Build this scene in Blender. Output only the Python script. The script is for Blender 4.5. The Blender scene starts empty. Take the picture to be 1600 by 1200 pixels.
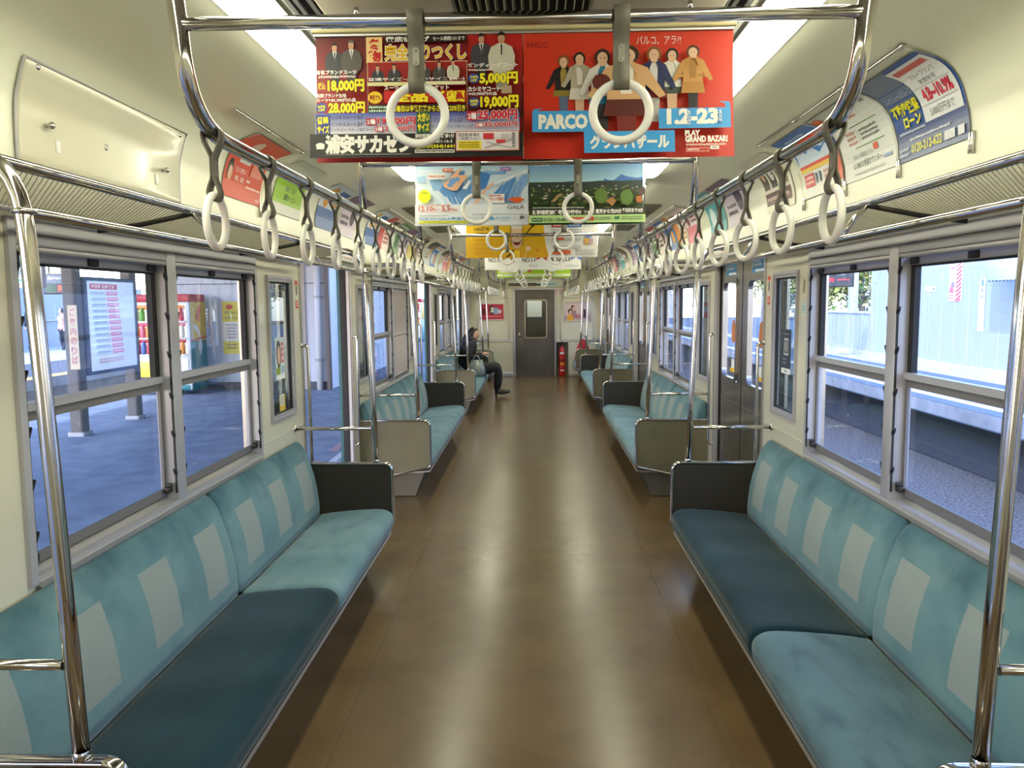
import bpy, bmesh, math, random
from mathutils import Vector, Matrix
PI = math.pi
rnd = random.Random(7)
scene = bpy.context.scene
COL = scene.collection

# ---------------------------------------------------------------- camera
FPX = 1251.355                      # focal length in pixels of the 1600 px wide frame
CAMLOC = Vector((0.030, 0.0, 1.586))
PITCH, YAW, ROLL = -0.1012, -0.0303, -0.0084
fw = Vector((math.sin(YAW)*math.cos(PITCH), math.cos(YAW)*math.cos(PITCH), math.sin(PITCH)))
rt = fw.cross(Vector((0, 0, 1))).normalized()
up = rt.cross(fw)
rt2 = math.cos(ROLL)*rt + math.sin(ROLL)*up
up2 = -math.sin(ROLL)*rt + math.cos(ROLL)*up
cd = bpy.data.cameras.new('camera')
cd.sensor_fit = 'HORIZONTAL'
cd.sensor_width = 36.0
cd.lens = 36.0*FPX/1600.0
cd.clip_start = 0.02
cd.clip_end = 400
cam = bpy.data.objects.new('camera', cd)
COL.objects.link(cam)
M3 = Matrix((rt2, up2, -fw)).transposed()
cam.matrix_world = Matrix.Translation(CAMLOC) @ M3.to_4x4()
scene.camera = cam

# ---------------------------------------------------------------- world, sun, exposure
w = bpy.data.worlds.new('world')
scene.world = w
w.use_nodes = True
wn = w.node_tree
for n in list(wn.nodes):
    wn.nodes.remove(n)
wo = wn.nodes.new('ShaderNodeOutputWorld')
wb = wn.nodes.new('ShaderNodeBackground')
sky = wn.nodes.new('ShaderNodeTexSky')
sky.sky_type = 'NISHITA'
sky.sun_disc = False
sky.sun_elevation = math.radians(33)
sky.sun_rotation = math.radians(215)
sky.air_density = 1.0
sky.dust_density = 0.8
wt = wn.nodes.new('ShaderNodeMix')
wt.data_type = 'RGBA'; wt.blend_type = 'MULTIPLY'
wt.inputs['Factor'].default_value = 1.0
wt.inputs['B'].default_value = (0.95, 0.98, 1.28, 1)
wn.links.new(sky.outputs[0], wt.inputs['A'])
wn.links.new(wt.outputs['Result'], wb.inputs[0])
wb.inputs[1].default_value = 1.25
wn.links.new(wb.outputs[0], wo.inputs[0])

sd = bpy.data.lights.new('sun', 'SUN')
sd.energy = 5.0
sd.angle = math.radians(0.6)
sd.color = (0.84, 0.91, 1.0)
sun = bpy.data.objects.new('sun', sd)
COL.objects.link(sun)
sun.rotation_euler = Vector((0.42, 0.66, -0.60)).to_track_quat('-Z', 'Y').to_euler()

LAMP_STRENGTH = 17.5
scene.view_settings.view_transform = 'Standard'
scene.view_settings.look = 'None'
scene.view_settings.gamma = 1.0
scene.view_settings.use_curve_mapping = False
scene.view_settings.exposure = 0.0
scene.cycles.max_bounces = 8
scene.cycles.diffuse_bounces = 4
scene.cycles.glossy_bounces = 4
scene.cycles.transmission_bounces = 6
scene.cycles.transparent_max_bounces = 16
scene.cycles.sample_clamp_indirect = 6.0
scene.cycles.caustics_reflective = False
scene.cycles.caustics_refractive = False

# ---------------------------------------------------------------- helpers
def lin(c):
    return c/12.92 if c <= 0.04045 else ((c+0.055)/1.055)**2.4
def hx(s):
    s = s.lstrip('#')
    return tuple(lin(int(s[i:i+2], 16)/255) for i in (0, 2, 4))

def mat(name, col, rough=0.5, metal=0.0, spec=0.5, coat=0.0, sheen=0.0):
    m = bpy.data.materials.new(name)
    m.use_nodes = True
    b = m.node_tree.nodes['Principled BSDF']
    b.inputs['Base Color'].default_value = (*col, 1)
    b.inputs['Roughness'].default_value = rough
    b.inputs['Metallic'].default_value = metal
    b.inputs['Specular IOR Level'].default_value = spec
    b.inputs['Coat Weight'].default_value = coat
    b.inputs['Coat Roughness'].default_value = 0.1
    b.inputs['Sheen Weight'].default_value = sheen
    return m
def nodes_of(m):
    return m.node_tree.nodes, m.node_tree.links, m.node_tree.nodes['Principled BSDF']
def noise_mix(m, c1, c2, scale=8, lo=0.4, hi=0.6, detail=4, stretch=(1, 1, 1), coord='Object', into='Base Color'):
    """noise-driven mix of two colours, returned as the colour socket"""
    N, L, b = nodes_of(m)
    tc = N.new('ShaderNodeTexCoord')
    mp = N.new('ShaderNodeMapping')
    mp.inputs['Scale'].default_value = stretch
    L.new(tc.outputs[coord], mp.inputs[0])
    nz = N.new('ShaderNodeTexNoise')
    nz.inputs['Scale'].default_value = scale
    nz.inputs['Detail'].default_value = detail
    L.new(mp.outputs[0], nz.inputs['Vector'])
    rp = N.new('ShaderNodeValToRGB')
    rp.color_ramp.elements[0].position = lo
    rp.color_ramp.elements[1].position = hi
    rp.color_ramp.elements[0].color = (*c1, 1)
    rp.color_ramp.elements[1].color = (*c2, 1)
    L.new(nz.outputs['Fac'], rp.inputs[0])
    if into:
        L.new(rp.outputs[0], b.inputs[into])
    return rp.outputs[0]
def add_bump(m, scale, strength, dist=0.002, stretch=(1, 1, 1)):
    N, L, b = nodes_of(m)
    tc = N.new('ShaderNodeTexCoord')
    mp = N.new('ShaderNodeMapping')
    mp.inputs['Scale'].default_value = stretch
    L.new(tc.outputs['Object'], mp.inputs[0])
    nz = N.new('ShaderNodeTexNoise')
    nz.inputs['Scale'].default_value = scale
    nz.inputs['Detail'].default_value = 3
    L.new(mp.outputs[0], nz.inputs['Vector'])
    bp = N.new('ShaderNodeBump')
    bp.inputs['Strength'].default_value = strength
    bp.inputs['Distance'].default_value = dist
    L.new(nz.outputs['Fac'], bp.inputs['Height'])
    L.new(bp.outputs[0], b.inputs['Normal'])

class MB:
    """collects geometry for ONE mesh object, with material slots"""
    def __init__(s):
        s.v = []; s.f = []; s.mi = []; s.sm = []
    def add(s, vs, fs, mi=0, smooth=False):
        o = len(s.v)
        s.v += [tuple(p) for p in vs]
        for f in fs:
            s.f.append([o+i for i in f]); s.mi.append(mi); s.sm.append(smooth)
        return s
    def box(s, x0, x1, y0, y1, z0, z1, mi=0):
        if x0 > x1: x0, x1 = x1, x0
        if y0 > y1: y0, y1 = y1, y0
        if z0 > z1: z0, z1 = z1, z0
        v = [(x0,y0,z0),(x1,y0,z0),(x1,y1,z0),(x0,y1,z0),(x0,y0,z1),(x1,y0,z1),(x1,y1,z1),(x0,y1,z1)]
        return s.add(v, [(0,3,2,1),(4,5,6,7),(0,1,5,4),(1,2,6,5),(2,3,7,6),(3,0,4,7)], mi)
    def bbox(s, x0, x1, y0, y1, z0, z1, r=0.004, mi=0, seg=2):
        """bevelled box"""
        if x0 > x1: x0, x1 = x1, x0
        if y0 > y1: y0, y1 = y1, y0
        if z0 > z1: z0, z1 = z1, z0
        bm = bmesh.new()
        bmesh.ops.create_cube(bm, size=1)
        for q in bm.verts:
            q.co = Vector(((x0+x1)/2+q.co.x*(x1-x0), (y0+y1)/2+q.co.y*(y1-y0), (z0+z1)/2+q.co.z*(z1-z0)))
        r = min(r, 0.49*min(x1-x0, y1-y0, z1-z0))
        bmesh.ops.bevel(bm, geom=list(bm.edges), offset=r, segments=seg, affect='EDGES', profile=0.5)
        bm.verts.index_update()
        s.add([q.co for q in bm.verts], [[q.index for q in f.verts] for f in bm.faces], mi, seg > 1)
        bm.free()
        return s
    def tube(s, pts, r, n=12, mi=0, cap=True, closed=False):
        pts = [Vector(p) for p in pts]
        m = len(pts)
        rr = r if hasattr(r, '__len__') else [r]*m
        rings = []
        prev = None
        for i in range(m):
            if closed:
                t = (pts[(i+1) % m]-pts[i-1]).normalized()
            elif i == 0: t = (pts[1]-pts[0]).normalized()
            elif i == m-1: t = (pts[-1]-pts[-2]).normalized()
            else: t = ((pts[i+1]-pts[i]).normalized()+(pts[i]-pts[i-1]).normalized()).normalized()
            if prev is None:
                a = Vector((0, 0, 1)) if abs(t.z) < 0.9 else Vector((1, 0, 0))
                u = t.cross(a).normalized()
            else:
                u = (prev - t*prev.dot(t)).normalized()
            prev = u
            v = t.cross(u)
            rings.append([pts[i]+rr[i]*(math.cos(2*PI*k/n)*u+math.sin(2*PI*k/n)*v) for k in range(n)])
        vs = [p for R in rings for p in R]
        fs = []
        for i in range(m if closed else m-1):
            j = (i+1) % m
            for k in range(n):
                l = (k+1) % n
                fs.append((i*n+k, i*n+l, j*n+l, j*n+k))
        s.add(vs, fs, mi, True)
        if cap and not closed:
            o = len(s.v)-len(vs)
            s.f.append([o+k for k in range(n)][::-1]); s.mi.append(mi); s.sm.append(False)
            s.f.append([o+(m-1)*n+k for k in range(n)]); s.mi.append(mi); s.sm.append(False)
        return s
    def torus(s, c, ax_u, ax_v, R, r, n=40, k=12, mi=0):
        c = Vector(c); u = Vector(ax_u).normalized(); v = Vector(ax_v).normalized()
        return s.tube([c+R*(math.cos(2*PI*i/n)*u+math.sin(2*PI*i/n)*v) for i in range(n)], r, k, mi, closed=True)
    def prism(s, poly, a0, a1, axis='y', mi=0, smooth=False):
        """closed 2D polygon swept along an axis. axis y: poly=(x,z); x: (y,z); z: (x,y)"""
        n = len(poly)
        def P(p, a):
            return {'y': (p[0], a, p[1]), 'x': (a, p[0], p[1]), 'z': (p[0], p[1], a)}[axis]
        vs = [P(p, a0) for p in poly]+[P(p, a1) for p in poly]
        fs = [(i, (i+1) % n, n+(i+1) % n, n+i) for i in range(n)]
        s.add(vs, fs, mi, smooth)
        o = len(s.v)-2*n
        s.f.append([o+i for i in range(n)][::-1]); s.mi.append(mi); s.sm.append(False)
        s.f.append([o+n+i for i in range(n)]); s.mi.append(mi); s.sm.append(False)
        return s
    def lathe(s, prof, c=(0, 0, 0), n=20, mi=0, axis='z'):
        """prof: list of (r, h)"""
        c = Vector(c)
        vs = []
        for r, h in prof:
            for k in range(n):
                a = 2*PI*k/n
                p = {'z': Vector((r*math.cos(a), r*math.sin(a), h)), 'x': Vector((h, r*math.cos(a), r*math.sin(a))),
                     'y': Vector((r*math.cos(a), h, r*math.sin(a)))}[axis]
                vs.append(c+p)
        m = len(prof)
        fs = [(i*n+k, i*n+(k+1) % n, (i+1)*n+(k+1) % n, (i+1)*n+k) for i in range(m-1) for k in range(n)]
        s.add(vs, fs, mi, True)
        return s
    def grid(s, rows, mi=0, smooth=True, closed=False, mif=None):
        """rows: list of equal-length point lists"""
        m, n = len(rows), len(rows[0])
        vs = [p for R in rows for p in R]
        fs = []; 
        o = len(s.v)
        s.v += [tuple(p) for p in vs]
        for i in range(m-1):
            for k in range(n if closed else n-1):
                l = (k+1) % n
                s.f.append([o+i*n+k, o+i*n+l, o+(i+1)*n+l, o+(i+1)*n+k])
                s.mi.append(mif(i, k) if mif else mi); s.sm.append(smooth)
        return s
    def sphere(s, c, rx, ry, rz, mi=0, n=16, m=10):
        c = Vector(c)
        rows = []
        for i in range(m+1):
            t = PI*i/m
            rows.append([c+Vector((rx*math.sin(t)*math.cos(2*PI*k/n), ry*math.sin(t)*math.sin(2*PI*k/n), rz*math.cos(t))) for k in range(n)])
        return s.grid(rows, mi, True, True)
    def mesh(s, name, mats):
        me = bpy.data.meshes.new(name)
        me.from_pydata(s.v, [], s.f)
        for m in mats if isinstance(mats, (list, tuple)) else [mats]:
            me.materials.append(m)
        me.polygons.foreach_set('material_index', s.mi)
        me.polygons.foreach_set('use_smooth', s.sm)
        bm = bmesh.new(); bm.from_mesh(me)
        bmesh.ops.remove_doubles(bm, verts=bm.verts, dist=1e-5)
        bmesh.ops.recalc_face_normals(bm, faces=bm.faces)
        bm.to_mesh(me); bm.free()
        me.update()
        return me
    def build(s, name, mats, parent=None, loc=None):
        o = bpy.data.objects.new(name, s.mesh(name, mats))
        COL.objects.link(o)
        if parent is not None: o.parent = parent
        if loc is not None: o.location = loc
        return o

def tag(o, label=None, cat=None, group=None, kind=None):
    if label: o['label'] = label
    if cat: o['category'] = cat
    if group: o['group'] = group
    if kind: o['kind'] = kind
    return o
def thing(name, label, cat, loc=(0, 0, 0), group=None, rotz=0):
    o = bpy.data.objects.new(name, None)
    o.empty_display_size = 0.05
    COL.objects.link(o)
    o.location = loc
    o.rotation_euler = (0, 0, rotz)
    return tag(o, label, cat, group)
def struct(name, label=None, loc=(0, 0, 0)):
    o = bpy.data.objects.new(name, None)
    COL.objects.link(o); o.location = loc
    o['kind'] = 'structure'
    if label: o['label'] = label
    return o
def dup(root, loc, label=None, group=None, rotz=None):
    r = root.copy(); COL.objects.link(r); r.location = loc
    if rotz is not None: r.rotation_euler = (0, 0, rotz)
    if label: r['label'] = label
    if group: r['group'] = group
    for ch in list(root.children):
        c = ch.copy(); COL.objects.link(c); c.parent = r
        for g in ch.children:
            d = g.copy(); COL.objects.link(d); d.parent = c
    return r
def bez(p0, p1, p2, n=8):
    p0, p1, p2 = Vector(p0), Vector(p1), Vector(p2)
    return [(1-t)**2*p0+2*t*(1-t)*p1+t*t*p2 for t in [i/n for i in range(n+1)]]
def rpoly(x0, x1, y0, y1, r, n=5):
    """rounded rectangle outline (ccw)"""
    out = []
    for cx, cy, a in ((x1-r, y1-r, 0), (x0+r, y1-r, 90), (x0+r, y0+r, 180), (x1-r, y0+r, 270)):
        for i in range(n+1):
            t = math.radians(a+90*i/n)
            out.append((cx+r*math.cos(t), cy+r*math.sin(t)))
    return out
ORD = ['nearest', 'second', 'third', 'fourth', 'fifth', 'sixth', 'seventh', 'eighth', 'ninth', 'tenth', 'eleventh', 'twelfth']

# ---------------------------------------------------------------- materials
CREAM = mat('cream_enamel', hx('cfcaa8'), 0.28, 0, 0.5, coat=0.25)
noise_mix(CREAM, hx('cbc5ae'), hx('d3cdb6'), 1.3)
CEIL = mat('ceiling_enamel', hx('c9c4a2'), 0.30, 0, 0.5, coat=0.3)
noise_mix(CEIL, hx('e4e2cc'), hx('e9e7d2'), 1.0)
BEIGE = mat('beige_laminate', hx('bdb191'), 0.45)
noise_mix(BEIGE, hx('686249'), hx('716a50'), 2.5)
BROWN = mat('dark_brown_laminate', hx('282216'), 0.55)
PINKW = mat('pinkish_white_panel', hx('cfc4b4'), 0.5)
CHROME = mat('polished_stainless', hx('c4c0bb'), 0.10, 1.0)
STEEL = mat('brushed_stainless', hx('a8a29a'), 0.30, 1.0)
noise_mix(STEEL, hx('989088'), hx('b0aaa2'), 3, 0.3, 0.7, stretch=(1, 9, 0.6))
DOORSTEEL = mat('dull_dark_steel', hx('625c58'), 0.36, 0.8)
noise_mix(DOORSTEEL, hx('58524e'), hx('6a6460'), 3, 0.3, 0.7, stretch=(1, 9, 0.6))
ALU = mat('grey_window_frame', hx('aeabae'), 0.42, 0.25)
SASH = mat('dull_brown_grey_sash', hx('6a6664'), 0.6)
ALUL = mat('light_aluminium', hx('b8b5b0'), 0.35, 0.7)
DKMETAL = mat('dark_metal', hx('3a3632'), 0.5, 0.6)
RUBBER = mat('black_rubber', hx('161412'), 0.6)
HEATER = mat('heater_box_steel', hx('6c665a'), 0.5, 0.4)
BLACK = mat('black_void', hx('0a0908'), 0.8)
TEALP = mat('teal_paint', hx('1f7f80'), 0.4)
TEALD = mat('dark_teal_door_post', hx('14575a'), 0.45)
RING = mat('strap_ring_plastic', hx('f2efe8'), 0.28, 0, 0.5)
RING.node_tree.nodes['Principled BSDF'].inputs['Subsurface Weight'].default_value = 0.12
BELT = mat('strap_belt_vinyl', hx('6f6a5c'), 0.5)
LAMP = bpy.data.materials.new('fluorescent_diffuser')
LAMP.use_nodes = True
_b = LAMP.node_tree.nodes['Principled BSDF']
_b.inputs['Base Color'].default_value = (0.9, 0.9, 0.88, 1)
_b.inputs['Emission Color'].default_value = (1.0, 0.985, 0.74, 1)
_b.inputs['Emission Strength'].default_value = LAMP_STRENGTH

def glass(name, tint=(0.95, 0.97, 0.97), refl=1.0, haze=0.0, ior=1.5):
    m = bpy.data.materials.new(name); m.use_nodes = True
    N, L = m.node_tree.nodes, m.node_tree.links
    for n in list(N): N.remove(n)
    out = N.new('ShaderNodeOutputMaterial')
    tr = N.new('ShaderNodeBsdfTransparent'); tr.inputs[0].default_value = (*tint, 1)
    gl = N.new('ShaderNodeBsdfGlossy'); gl.inputs['Roughness'].default_value = 0.01
    lw = N.new('ShaderNodeLayerWeight'); lw.inputs[0].default_value = 0.5
    pw = N.new('ShaderNodeMath'); pw.operation = 'POWER'; pw.inputs[1].default_value = 5.0
    L.new(lw.outputs['Facing'], pw.inputs[0])
    f0 = ((ior-1)/(ior+1))**2
    fr = N.new('ShaderNodeMath'); fr.operation = 'MULTIPLY_ADD'; fr.inputs[1].default_value = 0.9; fr.inputs[2].default_value = f0
    L.new(pw.outputs[0], fr.inputs[0])
    mx = N.new('ShaderNodeMixShader')
    L.new(fr.outputs[0], mx.inputs[0]); L.new(tr.outputs[0], mx.inputs[1]); L.new(gl.outputs[0], mx.inputs[2])
    last = mx.outputs[0]
    if haze > 0:
        df = N.new('ShaderNodeBsdfDiffuse'); df.inputs[0].default_value = (0.6, 0.65, 0.68, 1)
        m2 = N.new('ShaderNodeMixShader'); m2.inputs[0].default_value = haze
        L.new(last, m2.inputs[1]); L.new(df.outputs[0], m2.inputs[2]); last = m2.outputs[0]
    L.new(last, out.inputs[0])
    return m
GLASS = glass('window_glass', (0.93, 0.96, 0.97), ior=1.35)
GLASSD = glass('tinted_pocket_glass', (0.62, 0.68, 0.68), haze=0.04, ior=1.5)
CLEAR = glass('clear_acrylic', (0.98, 0.98, 0.98), haze=0.02, ior=1.35)

PERF = mat('perforated_vent', hx('4a473f'), 0.6)
def _perf():
    N, L, b = nodes_of(PERF)
    tc = N.new('ShaderNodeTexCoord'); ck = N.new('ShaderNodeTexChecker'); ck.inputs['Scale'].default_value = 70
    ck.inputs['Color1'].default_value = (*hx('2a2822'), 1); ck.inputs['Color2'].default_value = (*hx('8a8672'), 1)
    L.new(tc.outputs['Object'], ck.inputs['Vector']); L.new(ck.outputs['Color'], b.inputs['Base Color'])
_perf()
# floor vinyl: tan, worn, with sheet seams
FLOOR = mat('tan_vinyl_floor', hx('8a6b4a'), 0.24, 0, 0.42)
def _floor():
    N, L, b = nodes_of(FLOOR)
    c = noise_mix(FLOOR, hx('5e4a30'), hx('6a5638'), 2.2, 0.35, 0.65, into=None)
    c2 = noise_mix(FLOOR, (0.80, 0.79, 0.78), (1.06, 1.06, 1.06), 160, 0.35, 0.65, into=None)
    mx = N.new('ShaderNodeMix'); mx.data_type = 'RGBA'; mx.blend_type = 'MULTIPLY'; mx.inputs['Factor'].default_value = 0.7
    L.new(c, mx.inputs['A']); L.new(c2, mx.inputs['B'])
    tc = N.new('ShaderNodeTexCoord'); sp = N.new('ShaderNodeSeparateXYZ')
    L.new(tc.outputs['Object'], sp.inputs[0])
    ab = N.new('ShaderNodeMath'); ab.operation = 'ABSOLUTE'; L.new(sp.outputs[0], ab.inputs[0])
    d1 = N.new('ShaderNodeMath'); d1.operation = 'COMPARE'; d1.inputs[1].default_value = 0.70; d1.inputs[2].default_value = 0.003
    L.new(ab.outputs[0], d1.inputs[0])
    md = N.new('ShaderNodeMath'); md.operation = 'PINGPONG'; md.inputs[1].default_value = 1.205
    L.new(sp.outputs[1], md.inputs[0])
    d2 = N.new('ShaderNodeMath'); d2.operation = 'LESS_THAN'; d2.inputs[1].default_value = 0.0025
    L.new(md.outputs[0], d2.inputs[0])
    mxx = N.new('ShaderNodeMath'); mxx.operation = 'MAXIMUM'
    L.new(d1.outputs[0], mxx.inputs[0]); L.new(d2.outputs[0], mxx.inputs[1])
    mx2 = N.new('ShaderNodeMix'); mx2.data_type = 'RGBA'
    mm = N.new('ShaderNodeMath'); mm.operation = 'MULTIPLY'; mm.inputs[1].default_value = 0.45
    L.new(mxx.outputs[0], mm.inputs[0]); L.new(mm.outputs[0], mx2.inputs['Factor'])
    L.new(mx.outputs['Result'], mx2.inputs['A']); mx2.inputs['B'].default_value = (*hx('4a3826'), 1)
    L.new(mx2.outputs['Result'], b.inputs['Base Color'])
    rr = noise_mix(FLOOR, (0.21,)*3, (0.27,)*3, 1.2, 0.2, 0.8, into='Roughness')
_floor()
add_bump(FLOOR, 220, 0.03, 0.001)

def plush(name, c1, c2, c3, nap=None):
    """moquette pile: brushed light and dark nap, fine cord weave"""
    m = mat(name, c1, 0.9, 0, 0.1, sheen=0.25)
    N, L, b = nodes_of(m)
    b.inputs['Sheen Roughness'].default_value = 0.4
    b.inputs['Sheen Tint'].default_value = (0.8, 0.9, 0.92, 1)
    a = noise_mix(m, c1, c2, 2.6, 0.36, 0.66, 3, stretch=(1.0, 1.0, 1.0), into=None)
    s2 = noise_mix(m, (0, 0, 0), (1, 1, 1), 5.0, 0.5, 0.8, 4, stretch=(2.2, 0.8, 1), into=None)
    mx = N.new('ShaderNodeMix'); mx.data_type = 'RGBA'
    mm = N.new('ShaderNodeMath'); mm.operation = 'MULTIPLY'; mm.inputs[1].default_value = 0.75
    L.new(s2, mm.inputs[0]); L.new(mm.outputs[0], mx.inputs['Factor'])
    L.new(a, mx.inputs['A']); mx.inputs['B'].default_value = (*c3, 1)
    f = noise_mix(m, (0.86,)*3, (1.08,)*3, 420, 0.35, 0.65, 2, into=None)
    mu = N.new('ShaderNodeMix'); mu.data_type = 'RGBA'; mu.blend_type = 'MULTIPLY'; mu.inputs['Factor'].default_value = 1
    base = mx.outputs['Result']
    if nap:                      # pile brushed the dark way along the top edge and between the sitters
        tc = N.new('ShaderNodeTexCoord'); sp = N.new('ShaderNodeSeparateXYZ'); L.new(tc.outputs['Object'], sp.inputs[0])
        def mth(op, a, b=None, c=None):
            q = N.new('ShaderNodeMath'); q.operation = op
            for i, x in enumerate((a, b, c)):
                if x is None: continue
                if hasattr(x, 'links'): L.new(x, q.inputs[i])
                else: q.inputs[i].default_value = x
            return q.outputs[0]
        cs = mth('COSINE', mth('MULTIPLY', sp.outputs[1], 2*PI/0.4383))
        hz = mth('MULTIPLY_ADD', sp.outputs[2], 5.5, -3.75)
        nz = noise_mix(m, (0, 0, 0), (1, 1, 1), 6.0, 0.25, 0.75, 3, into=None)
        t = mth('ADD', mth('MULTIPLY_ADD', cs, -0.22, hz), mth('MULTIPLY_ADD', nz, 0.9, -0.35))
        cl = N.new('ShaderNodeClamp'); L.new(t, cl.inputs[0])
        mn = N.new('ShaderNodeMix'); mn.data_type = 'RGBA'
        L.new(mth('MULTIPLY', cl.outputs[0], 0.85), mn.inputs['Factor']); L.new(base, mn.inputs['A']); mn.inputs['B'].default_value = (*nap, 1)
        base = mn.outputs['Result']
    L.new(base, mu.inputs['A']); L.new(f, mu.inputs['B'])
    L.new(mu.outputs['Result'], b.inputs['Base Color'])
    add_bump(m, 500, 0.15, 0.001)
    return m
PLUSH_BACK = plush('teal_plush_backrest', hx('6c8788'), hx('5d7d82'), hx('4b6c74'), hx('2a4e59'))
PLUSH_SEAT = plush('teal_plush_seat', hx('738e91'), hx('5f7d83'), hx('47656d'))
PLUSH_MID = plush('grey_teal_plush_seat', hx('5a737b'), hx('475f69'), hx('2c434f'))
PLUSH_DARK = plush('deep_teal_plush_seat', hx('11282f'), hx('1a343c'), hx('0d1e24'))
PATCH = plush('grey_plush_patch', hx('8a928b'), hx('848c87'), hx('828a86'))
# ================================================================ CAR SHELL
A0, B0, PT = 1.551, 4.655, 4.82      # bench start / end, repeat pitch along the car
YE, YR = 17.18, -3.2                 # end wall, rear closure
XW = 1.40                            # inner side wall
DO0, DO1 = 4.865, 6.155              # door opening
SIDES = (('left', -1), ('right', 1))
WIN = (2.14, 4.065, 0.80, 1.83)
PKF = (4.23, 4.67, 0.945, 1.745)
PKN = (1.536, 1.976, 0.945, 1.745)
ENDWIN = (16.52, 17.04, 0.80, 1.83)
def holes():
    H = []
    for n in range(-1, 3):
        d = n*PT
        H.append((WIN[0]+d, WIN[1]+d, WIN[2], WIN[3]))
        if n >= 0:
            H.append((PKN[0]+d, PKN[1]+d, PKN[2], PKN[3]))
            H.append((PKF[0]+d, PKF[1]+d, PKF[2], PKF[3]))
        H.append((DO0+d, DO1+d, 0.0, 1.88))
    H.append((PKN[0]+3*PT, PKN[1]+3*PT-0.04, PKN[2], PKN[3]))
    H.append(ENDWIN)
    return H
HOLES = holes()
def wall_grid(mb, x0, x1, ztop, mi=0):
    ys = sorted({YR, YE} | {h[0] for h in HOLES} | {h[1] for h in HOLES})
    for y0, y1 in zip(ys, ys[1:]):
        ym = (y0+y1)/2
        hs = [h for h in HOLES if h[0] < ym < h[1]]
        zs = sorted({0.0, ztop} | {h[2] for h in hs} | {h[3] for h in hs})
        for z0, z1 in zip(zs, zs[1:]):
            zm = (z0+z1)/2
            if any(h[2] < zm < h[3] for h in hs): continue
            mb.box(x0, x1, y0, y1, z0, z1, mi)
for side, s in SIDES:
    mb = MB()
    wall_grid(mb, s*XW, s*(XW+0.03), 1.93)
    wall_grid(mb, s*1.472, s*1.490, 1.93, 1)
    mb.box(s*XW, s*1.49, YR, YE, 1.93, 1.96)
    tag(mb.build('wall_'+side, [CREAM, STEEL]), kind='structure')

mb = MB(); mb.box(-1.49, 1.49, YR, YE+0.15, -0.06, 0.0)
tag(mb.build('floor', FLOOR), kind='structure')
# door sill plates and wainscot seams
k = 0
for side, s in SIDES:
    for n in range(-1, 3):
        k += 1
        mb = MB(); mb.bbox(s*1.36, s*1.495, DO0+n*PT, DO1+n*PT, 0.0005, 0.006, 0.002)
        for i in range(5):
            mb.box(s*(1.375+i*0.02), s*(1.383+i*0.02), DO0+n*PT+0.02, DO1+n*PT-0.02, 0.006, 0.0075)
        tag(mb.build(f'trim_{k}', STEEL), kind='structure')
    for n in range(0, 3):
        k += 1
        mb = MB(); d = n*PT
        for y0, y1 in ((WIN[1]+0.02+d, DO0-0.01+d), (DO1+0.01+d, WIN[0]-0.02+d+PT if n < 2 else 16.5)):
            mb.box(s*(XW-0.003), s*(XW-0.0002), y0, y1, 0.853, 0.861, 1)
        mb.box(s*(XW-0.008), s*(XW-0.0005), DO0-0.03+d, DO0-0.002+d, 0.02, 1.86)
        mb.box(s*(XW-0.008), s*(XW-0.0005), DO1+0.002+d, DO1+0.03+d, 0.02, 1.86)
        tag(mb.build(f'trim_{k}', [ALUL, CREAM]), kind='structure')

# ceiling section: vertical frieze, cove, flat middle
PROF = [(1.336, 1.955), (1.336, 1.990), (1.336, 2.030), (1.335, 2.070), (1.333, 2.105), (1.329, 2.140), (1.318, 2.180),
        (1.303, 2.225), (1.275, 2.268), (1.235, 2.300), (1.170, 2.322), (1.089, 2.336), (0.98, 2.346), (0.82, 2.352)]
def prof_at(t):
    """point on the cove, t = index along PROF (float), with outward-to-room normal; right side"""
    t = max(0.0, min(len(PROF)-1.001, t))
    i = int(t); f = t-i
    g = lambda j: Vector(PROF[max(0, min(len(PROF)-1, j))])
    p0, p1, p2, p3 = g(i-1), g(i), g(i+1), g(i+2)
    p = 0.5*((2*p1)+(p2-p0)*f+(2*p0-5*p1+4*p2-p3)*f*f+(3*p1-p0-3*p2+p3)*f**3)
    q = 0.5*((p2-p0)+2*(2*p0-5*p1+4*p2-p3)*f+3*(3*p1-p0-3*p2+p3)*f*f)
    q.normalize()
    return p, Vector((-q.y, q.x))     # tangent turned into the room
_T = [i*0.02 for i in range(int((len(PROF)-1)/0.02)+1)]
_S = [0.0]
for a_, b_ in zip(_T, _T[1:]):
    _S.append(_S[-1]+(prof_at(b_)[0]-prof_at(a_)[0]).length)
def t_of_s(sv):
    for i in range(len(_S)-1):
        if _S[i+1] >= sv:
            return _T[i]+0.02*(sv-_S[i])/max(1e-9, _S[i+1]-_S[i])
    return _T[-1]
def s_of_z(z):
    for t, sv in zip(_T, _S):
        if prof_at(t)[0].y >= z: return sv
    return _S[-1]
inner = [(1.400, 1.860), (1.336, 1.858)]
for i in range(0, 53):
    p, nn = prof_at((len(PROF)-1)*i/52); inner.append((p.x, p.y))
inner.append((0.80, 2.353))
full = [(-x, z) for x, z in inner]+[(x, z) for x, z in reversed(inner)]
mb = MB()
mb.grid([[(x, y, z) for x, z in full[1:-1]] for y in (YR, YE)], 0, True)
for a_ in (0, -2): mb.grid([[(x, y, z) for x, z in full[a_:(a_+2) or None]] for y in (YR, YE)], 0, False)
outer = [(-1.49, 1.962), (-1.47, 2.2), (-1.2, 2.45), (0, 2.5), (1.2, 2.45), (1.47, 2.2), (1.49, 1.962)]
mb.grid([[(x, y, z) for x, z in outer] for y in (YR, YE)], 1, True)
tag(mb.build('ceiling', [CEIL, STEEL]), kind='structure')

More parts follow.
